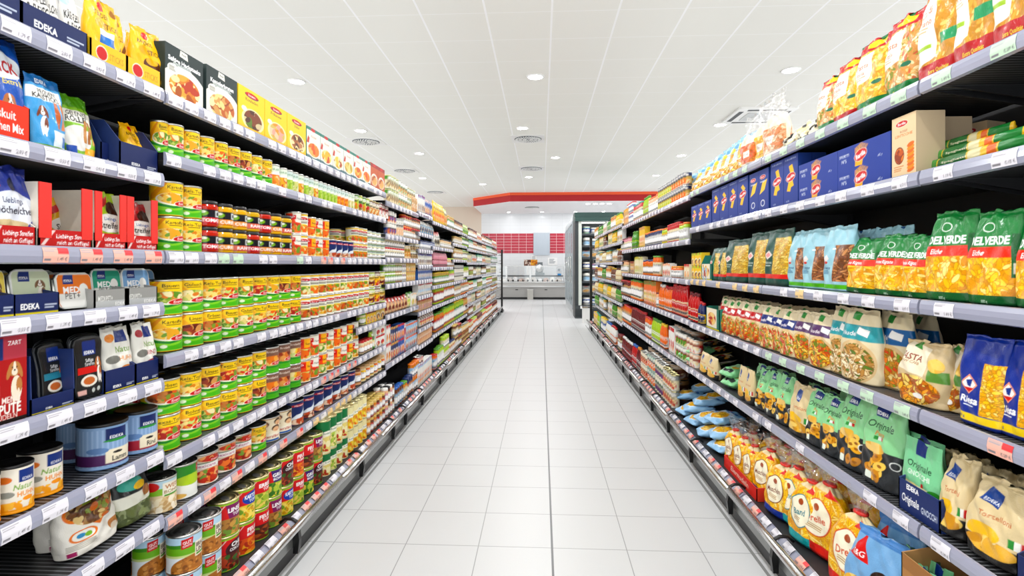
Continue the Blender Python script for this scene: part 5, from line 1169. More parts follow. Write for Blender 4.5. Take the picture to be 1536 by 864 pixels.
for nm, segs in (('top', [('box', 'white', 'blue', 'navy', 627, 637, .24, 1), ('box', 'blue', 'white', 'amber', 637, 648, .22, 1)]), ('second', [('bag', 'sky', 'white', 'navy', 627, 648, .17, 1)]), ('third', [('cup', 'white', 'navy', 'blue', 627, 648, .12, 1)]), ('fourth', [('box', 'white', 'blue', 'navy', 627, 648, .15, 1)]),
                 ('fifth', [('box', 'blue', 'white', 'sky', 627, 648, .14, 1)]), ('sixth', [('box', 'white', 'red', 'sky', 627, 648, .16, 1)]), ('seventh', [('box', 'tan', 'red', 'blue', 627, 648, .15, 1)]), ('eighth', [('bag', 'white', 'brown', 'red', 627, 648, .16, 1)]), ('ninth', [('box', 'peach', 'tan', 'red', 627, 648, .16, 1)]), ('base', [('box', 'white', 'sky', 'orange', 627, 648, .26, 1), ('jar', 'orange', 'red', 'sky', 648, 652, .2, 1)])):
    fill(SN[nm], segs, 60)
for nm, segs in (('top', [('bag', 'yellow', 'yellow', 'orange', 648, 664, .33, 1), ('bag', 'gold', 'lime', 'amber', 664, 668, .3, 1), ('jar', 'tan', 'gold', 'green', 668, 678, .2, 1)]), ('second', [('bag', 'white', 'red', 'black', 649, 657, .24, 1), ('jar', 'tan', 'black', 'cream', 658, 678, .14, 1)]), ('third', [('bottle', 'pink', 'black', 'maroon', 648, 668, .24, 1), ('jar', 'cream', 'lime', 'amber', 668, 678, .14, 1)]),
                 ('fourth', [('jar', 'gold', 'yellow', 'green', 649, 670, .18, 1), ('jar', 'lime', 'green', 'pink', 670, 678, .2, 1)]), ('fifth', [('jar', 'lime', 'gold', 'red', 649, 662, .25, 1), ('jar', 'green', 'lime', 'orange', 662, 678, .3, 1)]), ('sixth', [('jar', 'amber', 'green', 'red', 649, 662, .26, 1), ('jar', 'lime', 'green', 'orange', 662, 678, .3, 1)]), ('base', [('jar', 'lime', 'green', 'white', 653, 662, .25, 1), ('jar', 'lime', 'lime', 'cream', 662, 670, .17, 2), ('jar', 'cream', 'navy', 'amber', 670, 679, .2, 1)])):
    fill(JA[nm], segs, 60)
for nm, segs in (('top', [('jar', 'brown', 'black', 'tan', 679, 691, .18, 1), ('bag', 'lime', 'lime', 'green', 691, 700, .2, 1)]), ('second', [('jar', 'tan', 'gold', 'cream', 679, 690, .14, 1), ('cup', 'lime', 'white', 'green', 690, 700, .18, 1)]), ('third', [('jar', 'cream', 'gold', 'tan', 679, 691, .2, 1), ('cup', 'lime', 'mint', 'cream', 691, 700, .2, 1)]),
                 ('fourth', [('can', 'navy', 'grey', 'white', 679, 692, .14, 2), ('jar', 'lime', 'green', 'cream', 692, 700, .25, 1)]), ('fifth', [('jar', 'cream', 'grey', 'tan', 679, 688, .2, 1), ('cup', 'orange', 'amber', 'cream', 688, 700, .22, 1)]), ('sixth', [('jar', 'lime', 'yellow', 'green', 679, 692, .32, 1), ('jar', 'gold', 'orange', 'amber', 692, 700, .3, 1)]), ('base', [('jar', 'brown', 'gold', 'cream', 679, 684, .2, 2), ('jar', 'brown', 'red', 'gold', 684, 689, .19, 2), ('can', 'amber', 'yellow', 'brown', 689, 700, .3, 1)])):
    fill(JB[nm], segs, 60)
ENDC = [('jar', 'brown', 'black', 'cream'), ('jar', 'cream', 'red', 'amber'), ('box', 'white', 'grey', 'orange'), ('can', 'tan', 'white', 'green'), ('jar', 'mint', 'teal', 'white'), ('bag', 'white', 'cream', 'red'), ('jar', 'maroon', 'brown', 'peach'), ('cup', 'cream', 'lime', 'orange'), ('box', 'cream', 'teal', 'grey')]
for q, nm in enumerate(['top', 'second', 'third', 'fourth', 'fifth', 'sixth', 'seventh', 'base']):
    for t, (a, b) in enumerate(((701, 707), (707, 713), (714, 721), (721, 727), (728, 736), (736, 744))):
        f = ENDC[(q * 4 + t * 5 + t * t) % 9]; fill(EN[nm], [(*f, a, b, .2 if nm != 'base' else .28, 1)], 60)

# ================================================================== goods, right side (listed from the near end)
s = PA['top']
BB = ['#0f7a44', '#0f7a44', '#b01c28', '#b01c28', '#b01c28', '#b01c28']
def big(i, d): return pouch('bigbag', d, N, .24, .12, .34, .9, .007, BB[i], seed=i)
for i, (a, b, v, h, bk) in enumerate(((1640, 1540, 4, .4, .0), (1560, 1490, 5, .38, .0), (1505, 1430, 4, .39, .0), (1447, 1378, 5, .36, .0))):
    one(s, big(v, ['tall red-based pasta bag with white panel', 'red-based spiral pasta bag with white panel'][v % 2]), a, b, h, bk, 0, .08 * (i % 2), .0)
for i, (a, b, v, h) in enumerate(((1385, 1330, 1, .31), (1340, 1285, 0, .3), (1300, 1252, 2, .28), (1262, 1228, 1, .26))):
    one(s, big(v, ['green-based pasta bag with red top', 'green-based mixed pasta bag with red top', 'red-based pasta bag with yellow oval'][v]), a, b, h, .02, 0, .1, .03)
for i, (a, b) in enumerate(((1232, 1214), (1216, 1196), (1198, 1176))): one(s, pouch('beanbag', 'cream bean bag with black dots lying low', Mi, .16, .14, .1, .8, .012, '#efe8cc', seed=i, mid=.98), a, b, [.1, .11, .09][i], .02, 0, .2, sy=1)
@kind
def cellobag(v, res, w=.15, d=.1, h=.2):
    a = Art(w * 1.25, h, res, '#f0e6d4', v); ARTS['clearbag'](a, v)
    me = loft('clear_pasta_bag', [(0, w * .42, d * .4, 2.6), (.012, w * .49, d * .5, 2.6), (h * .6, w * .5, d * .5, 2.5), (h * .9, w * .44, d * .4, 2.2), (h, w * .36, d * .28, 2)], a, M['film'], wrinkle=.006, seed=v, nb=a.nu)
    top = loft('clear_top', [(0, w * .37, d * .29, 2), (.03, w * .3, d * .2, 2), (.08, w * .36, d * .12, 2), (.12, w * .4, .01, 2)], Art(.12, .12, 100, '#f2f2f2'), M['clear'], wrinkle=.012, seed=v + 3, wfreq=5)
    return Kind('clear_pasta_bag', 'bag', ['orange lentil pasta bag in clear film', 'yellow pasta bag in clear film', 'pale-pink pasta bag in clear film', 'golden pasta bag in clear film'][v % 4], me, w, d, h + .12, [('clear_top', top, (0, 0, h - .002))])
for i, (a, b, v, bk) in enumerate(((1172, 1146, 2, .0), (1178, 1152, 3, .12), (1156, 1132, 1, .02), (1136, 1112, 0, .0))): one(s, cellobag(v, Mi), a, b, .37 if i < 3 else .33, bk, 0, .1)
for i in range(7): one(s, pouch('bluebag', 'sky-blue noodle bag with yellow window', Mi, .15, .08, .25, .9, .006, '#7db8dc', seed=i % 3), 1128 - i * 13, 1108 - i * 12.4, .29 - .01 * i, .1, 0, .15, 0)
for i in range(6): one(s, pouch('clearbag', 'low yellow pasta bag at shelf edge', Mi, .15, .1, .1, .85, .01, '#f2d080', seed=1), 1120 - i * 13.5, 1106 - i * 13.3, .11, .0, 0, .1, sy=1)
s = PA['second']
for i in range(3): one(s, longpack(N), 1560 - i * 24, 1386 + i * 14, .05, .02 + .035 * i, .036 * i, -.06 + .05 * i, desc=['lowest green-yellow spaghetti pack near shelf edge', 'middle green-yellow spaghetti pack of the pile', 'topmost green-yellow spaghetti pack of the pile'][i], sy=1)
one(s, creambarilla(0, N), 1374, 1338, .226); one(s, creambarilla(1, N), 1474, 1440, .226, .34, yaw=.35); one(s, creambarilla(0, N), 1416, 1378, .226, .16, desc='cream pasta box set back behind another')
run(s, spagbox(300), 1336, 1198, 2, 2, h=.094, fill=.995)
run(s, barilla(1, 300), 1197, 1156, 2, h=.26, depth=2); run(s, barilla(2, 300), 1153, 1124, 2, h=.25, depth=2); run(s, barilla(0, Mi), 1122, 1068, 4, h=.255, depth=2); run(s, barilla(0, Mi), 1067, 1037, 3, h=.19)
s = PA['third']
DV = ['#0d6e38'] * 2
for i, (a, b, v, h, d) in enumerate(((1640, 1556, 1, .27, ''), (1600, 1522, 1, .265, ''), (1524, 1450, 1, .285, ''), (1458, 1388, 1, .3, ''), (1396, 1352, 0, .23, ''), (1362, 1312, 0, .24, ''), (1316, 1268, 0, .235, ''))):
    one(s, pouch('delverde', ['green-topped penne bag with red stripe', 'green-topped spiral pasta bag with red stripe'][v], N, .21, .11, .28, .8, .006, '#0d6e38', seed=v + 2 * (i % 2)), a, b, h, .0 if v else .01, 0, .1, 0, roll=.03 if not v else 0)
for i, (a, b, bk) in enumerate(((1300, 1262, .14), (1332, 1292, .14), (1364, 1322, .14))): one(s, pouch('fusbag', 'dark-blue pasta bag standing behind green bags', Mi, .14, .08, .31, .9, .006, '#1f4f86', seed=i), a, b, .285, bk)
for i, (a, b) in enumerate(((1275, 1238), (1262, 1224), (1243, 1208), (1213, 1184))): one(s, pouch('fusbag', 'pale-blue wholemeal fusilli bag with brown window', N, .14, .09, .31, .98, .005, '#a9d3df', seed=i % 2, ex=4.5), a, b, .3, [.0, .05, .01, .01][i], 0, [.06, .1, .12, .02][i], 0, roll=[0, .06, 0, 0][i])
for i, (a, b) in enumerate(((1184, 1150), (1166, 1138), (1151, 1124), (1137, 1112), (1120, 1090))): one(s, pouch('tealbag', 'tall dark-green soup-pasta bag with yellow window', Mi, .14, .08, .33, .98, .004, '#135b50', seed=i % 2, ex=5), a, b, .325 if i < 3 else .3, [.0, .05, .01, .05, .02][i], 0, .05)
for i, (a, b) in enumerate(((1092, 1078), (1082, 1066))): one(s, pouch('tealbag', 'short dark-green soup-pasta bag beside teal carton', Mi, .14, .08, .33, .98, .004, '#135b50', seed=2, ex=5), a, b, .25, .01)
one(s, tray('tealbox', 'teal display carton of pasta dishes', '#0f7a68', .14, .1, .13, .2, Mi), 1068, 1052, .2)
fill(s, [('box', 'yellow', 'lime', 'brown', 1052, 1037, .12, 2), ('box', 'sky', 'yellow', 'blue', 1060, 1052, .13, 1)], Fa)
s = PA['fourth']
for i, (a, b) in enumerate(((1560, 1502), (1604, 1560), (1503, 1442))): one(s, pouch('riesablue', 'blue noodle bag with yellow base', N, .14, .085, .29, 1.08, .004, '#1b3f9c', seed=i % 2, ex=4.5, seal=.02), a, b, .28, [.02, .02, .0][i], 0, .05, 0)
for i, (a, b) in enumerate(((1449, 1414), (1414, 1348))): one(s, pouch('pastacream', ['narrow cream pasta bag turned sideways', 'wide cream pasta bag with torn-look label'][i], N, .19, .11, .24, .85, .007, '#d9c49c', seed=i), a, b, .225, [.05, .0][i], 0, .1, 0)
def bp(i, v, d, sd=0): return pouch('bowlpouch', d, N if i < 6 else Mi, .16, .09, .28, .8, .005, '#e9dcbc', seed=v)
one(s, bp(0, 4, 'blue-banded noodle pouch with bowl picture'), 1362, 1312, .31, .06, 0, .1); one(s, bp(0, 4, 'blue-banded noodle pouch set back in shadow'), 1398, 1356, .3, .2, 0, .1)
for i, (a, b, v, h) in enumerate(((1312, 1262, 3, .31), (1278, 1244, 3, .31), (1250, 1214, 2, .265), (1219, 1191, 2, .26), (1194, 1170, 1, .255), (1175, 1156, 1, .25), (1162, 1140, 1, .255), (1143, 1124, 0, .25), (1127, 1110, 0, .25), (1114, 1099, 0, .25), (1104, 1090, 0, .245), (1094, 1080, 0, .245))):
    one(s, bp(i, v, ['red', 'navy', 'purple', 'teal', 'blue'][v] + '-banded noodle pouch with bowl picture'), a, b, h, .0 if i % 2 == 0 else .015, 0, .1)
    if i > 1: one(s, bp(i, v, 'rear ' + ['red', 'navy', 'purple', 'teal', 'blue'][v] + '-banded noodle pouch'), a, b, h * 1.02, .11, 0, .1)
one(s, tray('tealbox', 'green display carton with bruschetta picture', '#0f7a68', .14, .1, .17, .18, Mi), 1079, 1059, .17)
fill(s, [('bottle', 'navy', 'red', 'yellow', 1059, 1052, .19, 1), ('bottle', 'red', 'maroon', 'cream', 1051, 1037, .26, 1)], Fa)
s = PA['fifth']
one(s, tray('navyplain', 'navy carton of tan pasta bags at the near end', '#1a2f66', .25, .2, .09, .12, N), 1640, 1525, .12)
for i, (a, b, h, bk) in enumerate(((1620, 1530, .2, .02), (1532, 1448, .24, .0), (1445, 1406, .26, .0))): one(s, pouch('tanbag', ['tan tortelloni bag in navy carton', 'tan tortelloni bag leaning forward', 'narrow tan tortelloni bag beside navy carton'][i], N, .17, .1, .24, .9, .009, '#e3d1a9', seed=i), a, b, h, bk, .01 if i == 0 else 0, .12, -.1)
for i in range(6): one(s, pouch('tanbag', 'rear tan pasta bag packed on edge', Mi, .17, .1, .24, .95, .007, '#d8c496', seed=3), 1440 + i * 26, 1412 + i * 26, .22, .14 + .02 * (i % 2), 0, .5)
one(s, tray('gnocchit', 'navy gnocchi carton', '#1c3570', .15, .16, .11, .13, N), 1410, 1348, .13)
one(s, pouch('gnocchi', 'mint gnocchi pouch in navy carton', N, .15, .05, .26, .96, .004, '#8fd6a6'), 1408, 1352, .26, .015, .005)
one(s, pouch('gnocchi', 'rear mint gnocchi pouch in navy carton', N, .15, .05, .26, .96, .004, '#8fd6a6'), 1412, 1356, .25, .08, .005)
for i, (a, b, h) in enumerate(((1344, 1292, .33), (1294, 1256, .33), (1262, 1230, .27), (1236, 1208, .27), (1185, 1164, .27), (1166, 1148, .26), (1150, 1134, .25))):
    one(s, pouch('mintbag', 'mint-green pasta bag with dark base', N if i < 4 else Mi, .17, .09, .3, .88, .008, '#9fdba6', seed=i), a, b, h, .01, 0, .1, -.06)
    one(s, pouch('mintbag', 'rear mint-green pasta bag', Mi, .17, .09, .3, .88, .008, '#9fdba6', seed=3), a, b, h * .95, .11, 0, .15, 0)
one(s, pouch('tanbag', 'upright tan pasta bag among mint-green bags', N, .17, .09, .28, .9, .007, '#e3d1a9', seed=6), 1214, 1184, .27, .0, 0, .1, -.04)
run(s, pouch('tanbag', 'flat-fronted tan pasta pack', Mi, .1, .06, .24, .98, .002, '#e3d1a9', seed=7), 1133, 1111, 2, h=.22)
for i, (a, b, z_) in enumerate(((1110, 1082, 0), (1106, 1080, .06), (1054, 1026, 0), (1050, 1030, .07), (1040, 1016, .0))): one(s, flatbag('lyinggreen', 'mint-green bag lying flat', i % 2, Mi, .2, .22, .08), a, b, None, .0, z_, .2, sxm=.9)
run(s, pouch('tanbag', 'tan pasta pack in open carton', Mi, .1, .08, .2, .98, .002, '#e8d09a', seed=8), 1078, 1054, 2, h=.17)
for i in range(5): one(s, flatbag('darklying', 'dark bag lying behind tan packs', i % 2, Mi, .2, .22, .07), 1086 - i * 8, 1062 - i * 8, None, .2, .04 * i, .2, sxm=.9)
s = PA['base']
one(s, tray('brownt', 'brown carton at the shelf bottom', '#b98a54', .3, .3, .4, .42, N, '#a87a48'), 1500, 1352, .37, .03)
one(s, pouch('kidsbag', 'blue noodle bag with child picture', N, .2, .1, .4, .8, .008, '#86b4dc', seed=1), 1338, 1272, .32, .0, .0, .25, -.1)
one(s, pouch('kidsbag', 'rear blue noodle bag behind brown carton edge', N, .2, .1, .4, .8, .008, '#86b4dc', seed=2), 1372, 1312, .36, .12, .0, .3)
for i in range(4): one(s, pouch('gnocchi', 'green and white sachet inside brown carton', Mi, .15, .05, .26, .96, .004, '#8fd6a6'), 1440 - i * 20, 1408 - i * 20, .33 - .01 * i, .06 + .05 * (i % 2), .008, .4 - .2 * i)
EP = [(1294, 1244, 2, .35), (1248, 1202, 4, .345), (1216, 1184, 1, .31), (1196, 1166, 1, .3), (1176, 1148, 0, .28), (1154, 1130, 0, .27)]
for i, (a, b, v, h) in enumerate(EP):
    one(s, noodlebag(v, N), a, b, h + .085, .0 if i % 2 == 0 else .03, .0, .2, -.1)
    one(s, noodlebag(v, Mi), a + 8, b + 8, h + .07, .17, .0, .3, -.1, 'rear ' + noodlebag(v, Mi).desc)
one(s, tray('redlow', 'low red carton of yellow noodle bags', '#e0351c', .34, .2, .075, .08, Mi), 1135, 1086, .08)
for i, (a, b, bk) in enumerate(((1132, 1116, .03), (1118, 1102, .03), (1104, 1089, .03), (1132, 1112, .12))): one(s, noodlebag(3, Mi), a, b, .31, bk, .006, .1, 0, 'yellow noodle bag in low red carton' if i < 3 else 'rear yellow noodle bag in low red carton')
for i, (a, b, z_, bk) in enumerate(((1090, 1066, 0, .0), (1088, 1064, .06, .02), (1084, 1060, .12, .06), (1068, 1046, 0, .0), (1066, 1044, .06, .04), (1060, 1040, .12, .1), (1050, 1030, 0, .0), (1044, 1026, .06, .02), (1080, 1050, .14, .2), (1060, 1034, .13, .22), (1034, 1018, 0, .0), (1030, 1014, .07, .05))):
    one(s, flatbag('lyingblue', 'pale-blue noodle bag lying flat', i % 3, Mi, .22, .26, .07), a, b, None, bk, z_, .2 * (-1) ** i, sxm=1)

# sauce section
fill(SA['top'], [('can', 'gold', 'navy', 'orange', 1034, 1012, .13, 2), ('can', 'yellow', 'navy', 'lime', 1012, 992, .13, 2), ('jar', 'peach', 'orange', 'white', 991, 977, .2, 1), ('bottle', 'lime', 'green', 'amber', 976, 968, .26, 1), ('jar', 'red', 'teal', 'cream', 967, 954, .24, 1), ('jar', 'white', 'red', 'blue', 953, 944, .16, 2), ('box', 'tan', 'yellow', 'red', 943, 935, .28, 1)], 80)
fill(SA['second'], [('jar', 'lime', 'orange', 'white', 1034, 1024, .17, 1), ('jar', 'red', 'red', 'cream', 1023, 1006, .2, 1), ('jar', 'lime', 'orange', 'yellow', 1005, 998, .17, 1), ('jar', 'navy', 'orange', 'white', 997, 968, .18, 1), ('box', 'yellow', 'gold', 'orange', 967, 959, .3, 1), ('bottle', 'green', 'green', 'lime', 958, 951, .26, 1), ('jar', 'pink', 'maroon', 'cream', 950, 935, .2, 1)], 80)
fill(SA['third'], [('box', 'cream', 'red', 'peach', 1034, 1026, .15, 1), ('jar', 'orange', 'amber', 'white', 1025, 1006, .12, 1), ('box', 'white', 'peach', 'red', 1005, 994, .16, 1), ('jar', 'orange', 'green', 'cream', 993, 984, .24, 1), ('jar', 'orange', 'navy', 'amber', 983, 965, .2, 1), ('box', 'cream', 'lime', 'gold', 964, 952, .26, 1), ('box', 'tan', 'brown', 'maroon', 951, 945, .2, 1), ('jar', 'peach', 'brown', 'cream', 944, 935, .2, 1)], 80)
fill(SA['fourth'], [('bottle', 'red', 'red', 'cream', 1034, 1012, .3, 1), ('bottle', 'orange', 'red', 'white', 1011, 1000, .27, 1), ('bottle', 'orange', 'white', 'peach', 999, 992, .28, 1), ('jar', 'peach', 'maroon', 'white', 991, 985, .18, 1), ('box', 'orange', 'green', 'yellow', 984, 966, .32, 1), ('jar', 'orange', 'green', 'cream', 965, 950, .28, 1), ('jar', 'maroon', 'red', 'tan', 949, 935, .25, 1)], 80)
fill(SA['fifth'], [('can', 'red', 'peach', 'white', 1050, 1036, .13, 2), ('can', 'red', 'white', 'green', 1034, 1020, .13, 2), ('can', 'orange', 'white', 'red', 1019, 1012, .13, 2), ('box', 'white', 'red', 'red', 1011, 1003, .3, 1), ('bottle', 'orange', 'yellow', 'white', 1002, 994, .27, 1), ('bottle', 'lime', 'green', 'white', 993, 981, .28, 1), ('jar', 'orange', 'red', 'white', 980, 972, .26, 1), ('bottle', 'maroon', 'red', 'white', 971, 950, .3, 1), ('jar', 'orange', 'red', 'tan', 949, 935, .28, 1)], 80)
fill(SA['base'], [('can', 'cream', 'grey', 'red', 1016, 1000, .16, 2), ('can', 'mint', 'cream', 'purple', 1000, 988, .17, 2), ('can', 'white', 'teal', 'orange', 987, 976, .17, 2), ('can', 'peach', 'cream', 'red', 975, 966, .15, 2), ('bottle', 'maroon', 'amber', 'white', 965, 958, .3, 1), ('bottle', 'red', 'blue', 'white', 957, 951, .3, 1), ('bottle', 'maroon', 'white', 'red', 950, 936, .28, 1), ('jar', 'brown', 'maroon', 'cream', 935, 930, .26, 1)], 80)
run(SA['base'], far('can', 'brown', 'tan', 'maroon', .16, 80), 1016, 976, 7, 2, h=.16, back=.13); run(SA['base'], far('can', 'maroon', 'tan', 'cream', .16, 80), 1016, 985, 5, 2, h=.16, back=.26)
run(SA['fifth'], far('can', 'maroon', 'peach', 'white', .13, 80), 1046, 1016, 5, 2, h=.13, back=.14)
OC = [('bottle', 'yellow', 'green', 'cream'), ('bottle', 'cream', 'brown', 'tan'), ('jar', 'gold', 'teal', 'white'), ('box', 'white', 'teal', 'amber'), ('bottle', 'green', 'black', 'cream'), ('jar', 'amber', 'gold', 'cream'), ('bottle', 'brown', 'yellow', 'white'), ('box', 'cream', 'yellow', 'green')]
for q, nm in enumerate(['top', 'second', 'third', 'fourth', 'fifth', 'sixth', 'base']):
    for t, (a, b) in enumerate(((933, 926), (926, 919), (918, 912), (910, 905), (905, 899), (899, 894))):
        f = OC[(q * 3 + t * 5 + (t * t) // 2) % 8]
        if nm == 'base': f = [('bottle', 'white', 'red', 'orange'), ('bottle', 'white', 'blue', 'yellow'), ('jar', 'cream', 'yellow', 'blue'), ('bottle', 'mint', 'teal', 'green'), ('bottle', 'lime', 'teal', 'white'), ('box', 'yellow', 'cream', 'tan')][t]
        fill(OI[nm], [(*f, a - (8 if nm == 'base' else 0) * (1 if t < 4 else .4), b - (8 if nm == 'base' else 0) * (1 if t < 3 else .4), .24 if nm != 'base' else .3, 1)], 60)
finish_labels()
# ================================================================== the room
W = 26.3; HCL = HC + 2.806            # back wall, ceiling
def at(px, py, Y):
    q = (px - VPX) * CT / F; zc = Y * CT / (1 + q * ST); zc = Y / (CT - ST * 0) if False else zc
    X = q * zc; zc2 = Y * CT - X * ST
    return X, Y, HC + (HY - py) * zc2 / F
def ceil_at(px, py):
    zc = (HCL - HC) * F / (HY - py); X = (px - VPX) * CT / F * zc
    return X, (zc + X * ST) / CT
def grid_mat(name, base, line, s, ox, oy, lw, rough, bold=None, spec=.5, lw2=None, axes='XY', noise=.02, sx=None):
    """tiles with joints laid in world metres"""
    m = bpy.data.materials.new(name); m.use_nodes = True; nt = m.node_tree; b = nt.nodes['Principled BSDF']
    g = nt.nodes.new('ShaderNodeNewGeometry'); sp = nt.nodes.new('ShaderNodeSeparateXYZ'); nt.links.new(g.outputs['Position'], sp.inputs[0])
    def mth(op, a, b_=None, c=None):
        n = nt.nodes.new('ShaderNodeMath'); n.operation = op
        for i, v in enumerate((a, b_, c)):
            if v is None: continue
            if isinstance(v, (int, float)): n.inputs[i].default_value = v
            else: nt.links.new(v, n.inputs[i])
        return n.outputs[0]
    def joint(o, per, off, w):
        t = mth('PINGPONG', mth('ADD', o, -off), per / 2)
        return mth('LESS_THAN', t, w / 2)
    jx = joint(sp.outputs[axes[0]], (sx or s) * K, ox * K, lw * K); jy = joint(sp.outputs[axes[1]], s * K, oy * K, (lw2 or lw) * K)
    j = mth('MAXIMUM', jx, jy)
    if bold is not None:
        j = mth('MAXIMUM', mth('MULTIPLY', j, .62), mth('LESS_THAN', mth('ABSOLUTE', mth('ADD', sp.outputs['X'], -bold * K)), .005))
    tx = nt.nodes.new('ShaderNodeTexNoise'); tx.inputs['Scale'].default_value = 130; tx.inputs['Detail'].default_value = 3; nt.links.new(g.outputs['Position'], tx.inputs['Vector'])
    mx0 = nt.nodes.new('ShaderNodeMix'); mx0.data_type = 'RGBA'; c = lin(base); mx0.inputs[6].default_value = (*(c * (1 - noise)), 1); mx0.inputs[7].default_value = (*np.minimum(c * (1 + noise), 1), 1); nt.links.new(tx.outputs['Fac'], mx0.inputs[0])
    mx = nt.nodes.new('ShaderNodeMix'); mx.data_type = 'RGBA'; nt.links.new(j, mx.inputs[0]); nt.links.new(mx0.outputs[2], mx.inputs[6]); mx.inputs[7].default_value = (*lin(line), 1)
    nt.links.new(mx.outputs[2], b.inputs['Base Color']); b.inputs['Roughness'].default_value = rough; b.inputs['Specular IOR Level'].default_value = spec
    return m
def st_(name, me): return tag(ob(name, me), kind='structure')
FLOOR = grid_mat('white_floor_tile', '#d8d9da', '#6a6b6e', .4, .058, .17, .005, .36, bold=.058)
CEIL = grid_mat('ceiling_panel', '#f1f0ea', '#ffffff', .735, .117, .2, .024, .8, spec=.2, lw2=.008, noise=.01, sx=.735)
st_('floor', box('floor', -9, 9, -2.2, W + .1, -.06, 0, FLOOR))
st_('ceiling', box('ceiling', -15, 15, -6, W + .1, HCL, HCL + .08, CEIL))
wall = mat('white_wall_paint', '#e4e4e2', .7, noise=.01); beige = mat('beige_wall_paint', '#dfd0bf', .7, noise=.01)
Xc = at(722, 340, W)[0]
wt = grid_mat('white_wall_tile', '#e2e4e6', '#cfd2d4', .17, 0, .02, .006, .25, axes='XZ', sx=.5)
st_('wall_back', box('wall_back', Xc, 9, W, W + .12, 0, HCL, wt)); st_('wall_back_beige', box('wall_back', -14, Xc, W, W + .12, 0, HCL, beige))
redtile = grid_mat('red_wall_tile', '#b81e38', '#e6c4c8', (at(800, 350, W)[2] - at(800, 380, W)[2]) / 7, 0, at(800, 380, W)[2], .014, .25, axes='XZ', sx=.36)
for i, (a, b) in enumerate(((723, 800), (825, 847.5))):
    x0, _, z0 = at(a, 380, W); x1, _, z1 = at(b, 350, W)
    o = st_('trim_%d' % (i + 1), box('trim', x0, x1, W - .012, W, z0, z1, redtile))
x0, _, z0 = at(800.5, 383, W); x1, _, z1 = at(824.5, 349.5, W)
bd = tag(ob('wall_board', box('wall_board', x0, x1, W - .05, W - .013, z0, z1, mat('pale_board', '#bcc6d0', .4, noise=.02)), None), 'pale grey board on the back wall between red tiles', 'board')
# canopy with the red and orange fascia
Yf = at(770, 290, 21.2)[1]; xA = -2.85; xB = at(765, 300, Yf)[0]; Yl = 22.9
fz = at(800, 302, Yf)[2]; oz = at(800, 292.6, Yf)[2]
def fascia(name, z0, z1, c, o):
    pts = [(xA - o, W), (xA - o, Yl - o * .4), (xB - o * .4, Yf - o), (9, Yf - o), (9, Yf + .1), (xB + .05, Yf + .1), (xA + .1, Yl + .05), (xA + .1, W)]
    return prism(name, pts, z0, z1, c, 'z')
cr = st_('canopy_slab', prism('canopy_slab', [(xA + .005, W), (xA + .005, Yl + .01), (xB, Yf + .01), (9, Yf + .01), (9, W)], fz - .004, HCL, mat('white_soffit', '#f2f1f2', .6, noise=.01), 'z'))
tag(ob('canopy_fascia', fascia('canopy_fascia', fz, oz, mat('red_fascia', '#b00614', .6, noise=.03), 0.)), 'red band round the canopy above the counter', 'fascia')
tag(ob('canopy_stripe', fascia('canopy_stripe', oz, HCL, mat('orange_fascia', '#ee5a2a', .6, noise=.03), .015)), 'orange band along the canopy top edge', 'fascia')

# ceiling lamps and vents
LENS = mat('lamp_lens', '#ffffff', .4, emit=26.)
def downlight(x, y, z, label, r=.13, power=26.):
    o = tag(ob('ceiling_downlight', lathe('ceiling_downlight', [(r * .82, .004), (r * .84, -.012), (r, -.014), (r * 1.05, -.006), (r * 1.05, .004)], M['white'], 28), None, (x, y, z)), label, 'lamp', 'ceiling downlights')
    ob('lens', lathe('lens', [(r * .82, .004), (r * .82, -.006), (r * .5, -.009), (.001, -.01)], LENS, 24), o)
    l = bpy.data.lights.new('downlight', 'AREA'); l.shape = 'DISK'; l.size = r * 1.5 * K; l.energy = power; l.color = (.97, .985, 1)
    lo = bpy.data.objects.new('downlight', l); COL.objects.link(lo); lo.location = (x * K, y * K, (z - .03) * K)
    return o
rows = [(ceil_at(445, 122), ceil_at(803, 115), ceil_at(1186, 105)), (ceil_at(541, 196), ceil_at(784, 192), ceil_at(1080, 187)), (ceil_at(629, 230), ceil_at(833, 236), ceil_at(1022, 233)), (ceil_at(634, 267), ceil_at(793, 265.5), ceil_at(984, 263))]
POW = 29.
for ri, r3 in enumerate(rows):
    for ci, (x, y) in enumerate(r3):
        downlight(x, y, HCL, 'round ceiling downlight %s the aisle, %s row from the camera' % (['above the left-side shelves of', 'over the middle of', 'above the right-side shelves of'][ci], ORD[ri]), power=POW)
x, y = ceil_at(724, 276); downlight(x, y, HCL, 'round ceiling downlight just before the red canopy', power=POW)
dx = rows[1][1][1] - rows[0][1][1]
for k in (1, 2, 3):
    for ci, x in enumerate((rows[0][0][0], rows[0][1][0], rows[0][2][0])):
        downlight(x, rows[0][1][1] - dx * k, HCL, 'round ceiling downlight overhead, %s before the first row, %s' % (ORD[k - 1], ['left-side', 'middle', 'right-side'][ci]), power=POW)
zs = fz - .004
for i, px in enumerate((882, 893, 903, 914)):
    x, y, _ = at(px, 304.5, 22.1); downlight(x, 22.1, zs, 'bright soffit downlight under the red canopy, %s along' % ORD[i], .12, 8)
for i, px in enumerate((763, 813, 863, 905)):
    x, y, _ = at(px, 316, W - .9); downlight(x, W - .9, zs, 'soffit downlight near the back wall, %s along' % ORD[i], .1, 5)
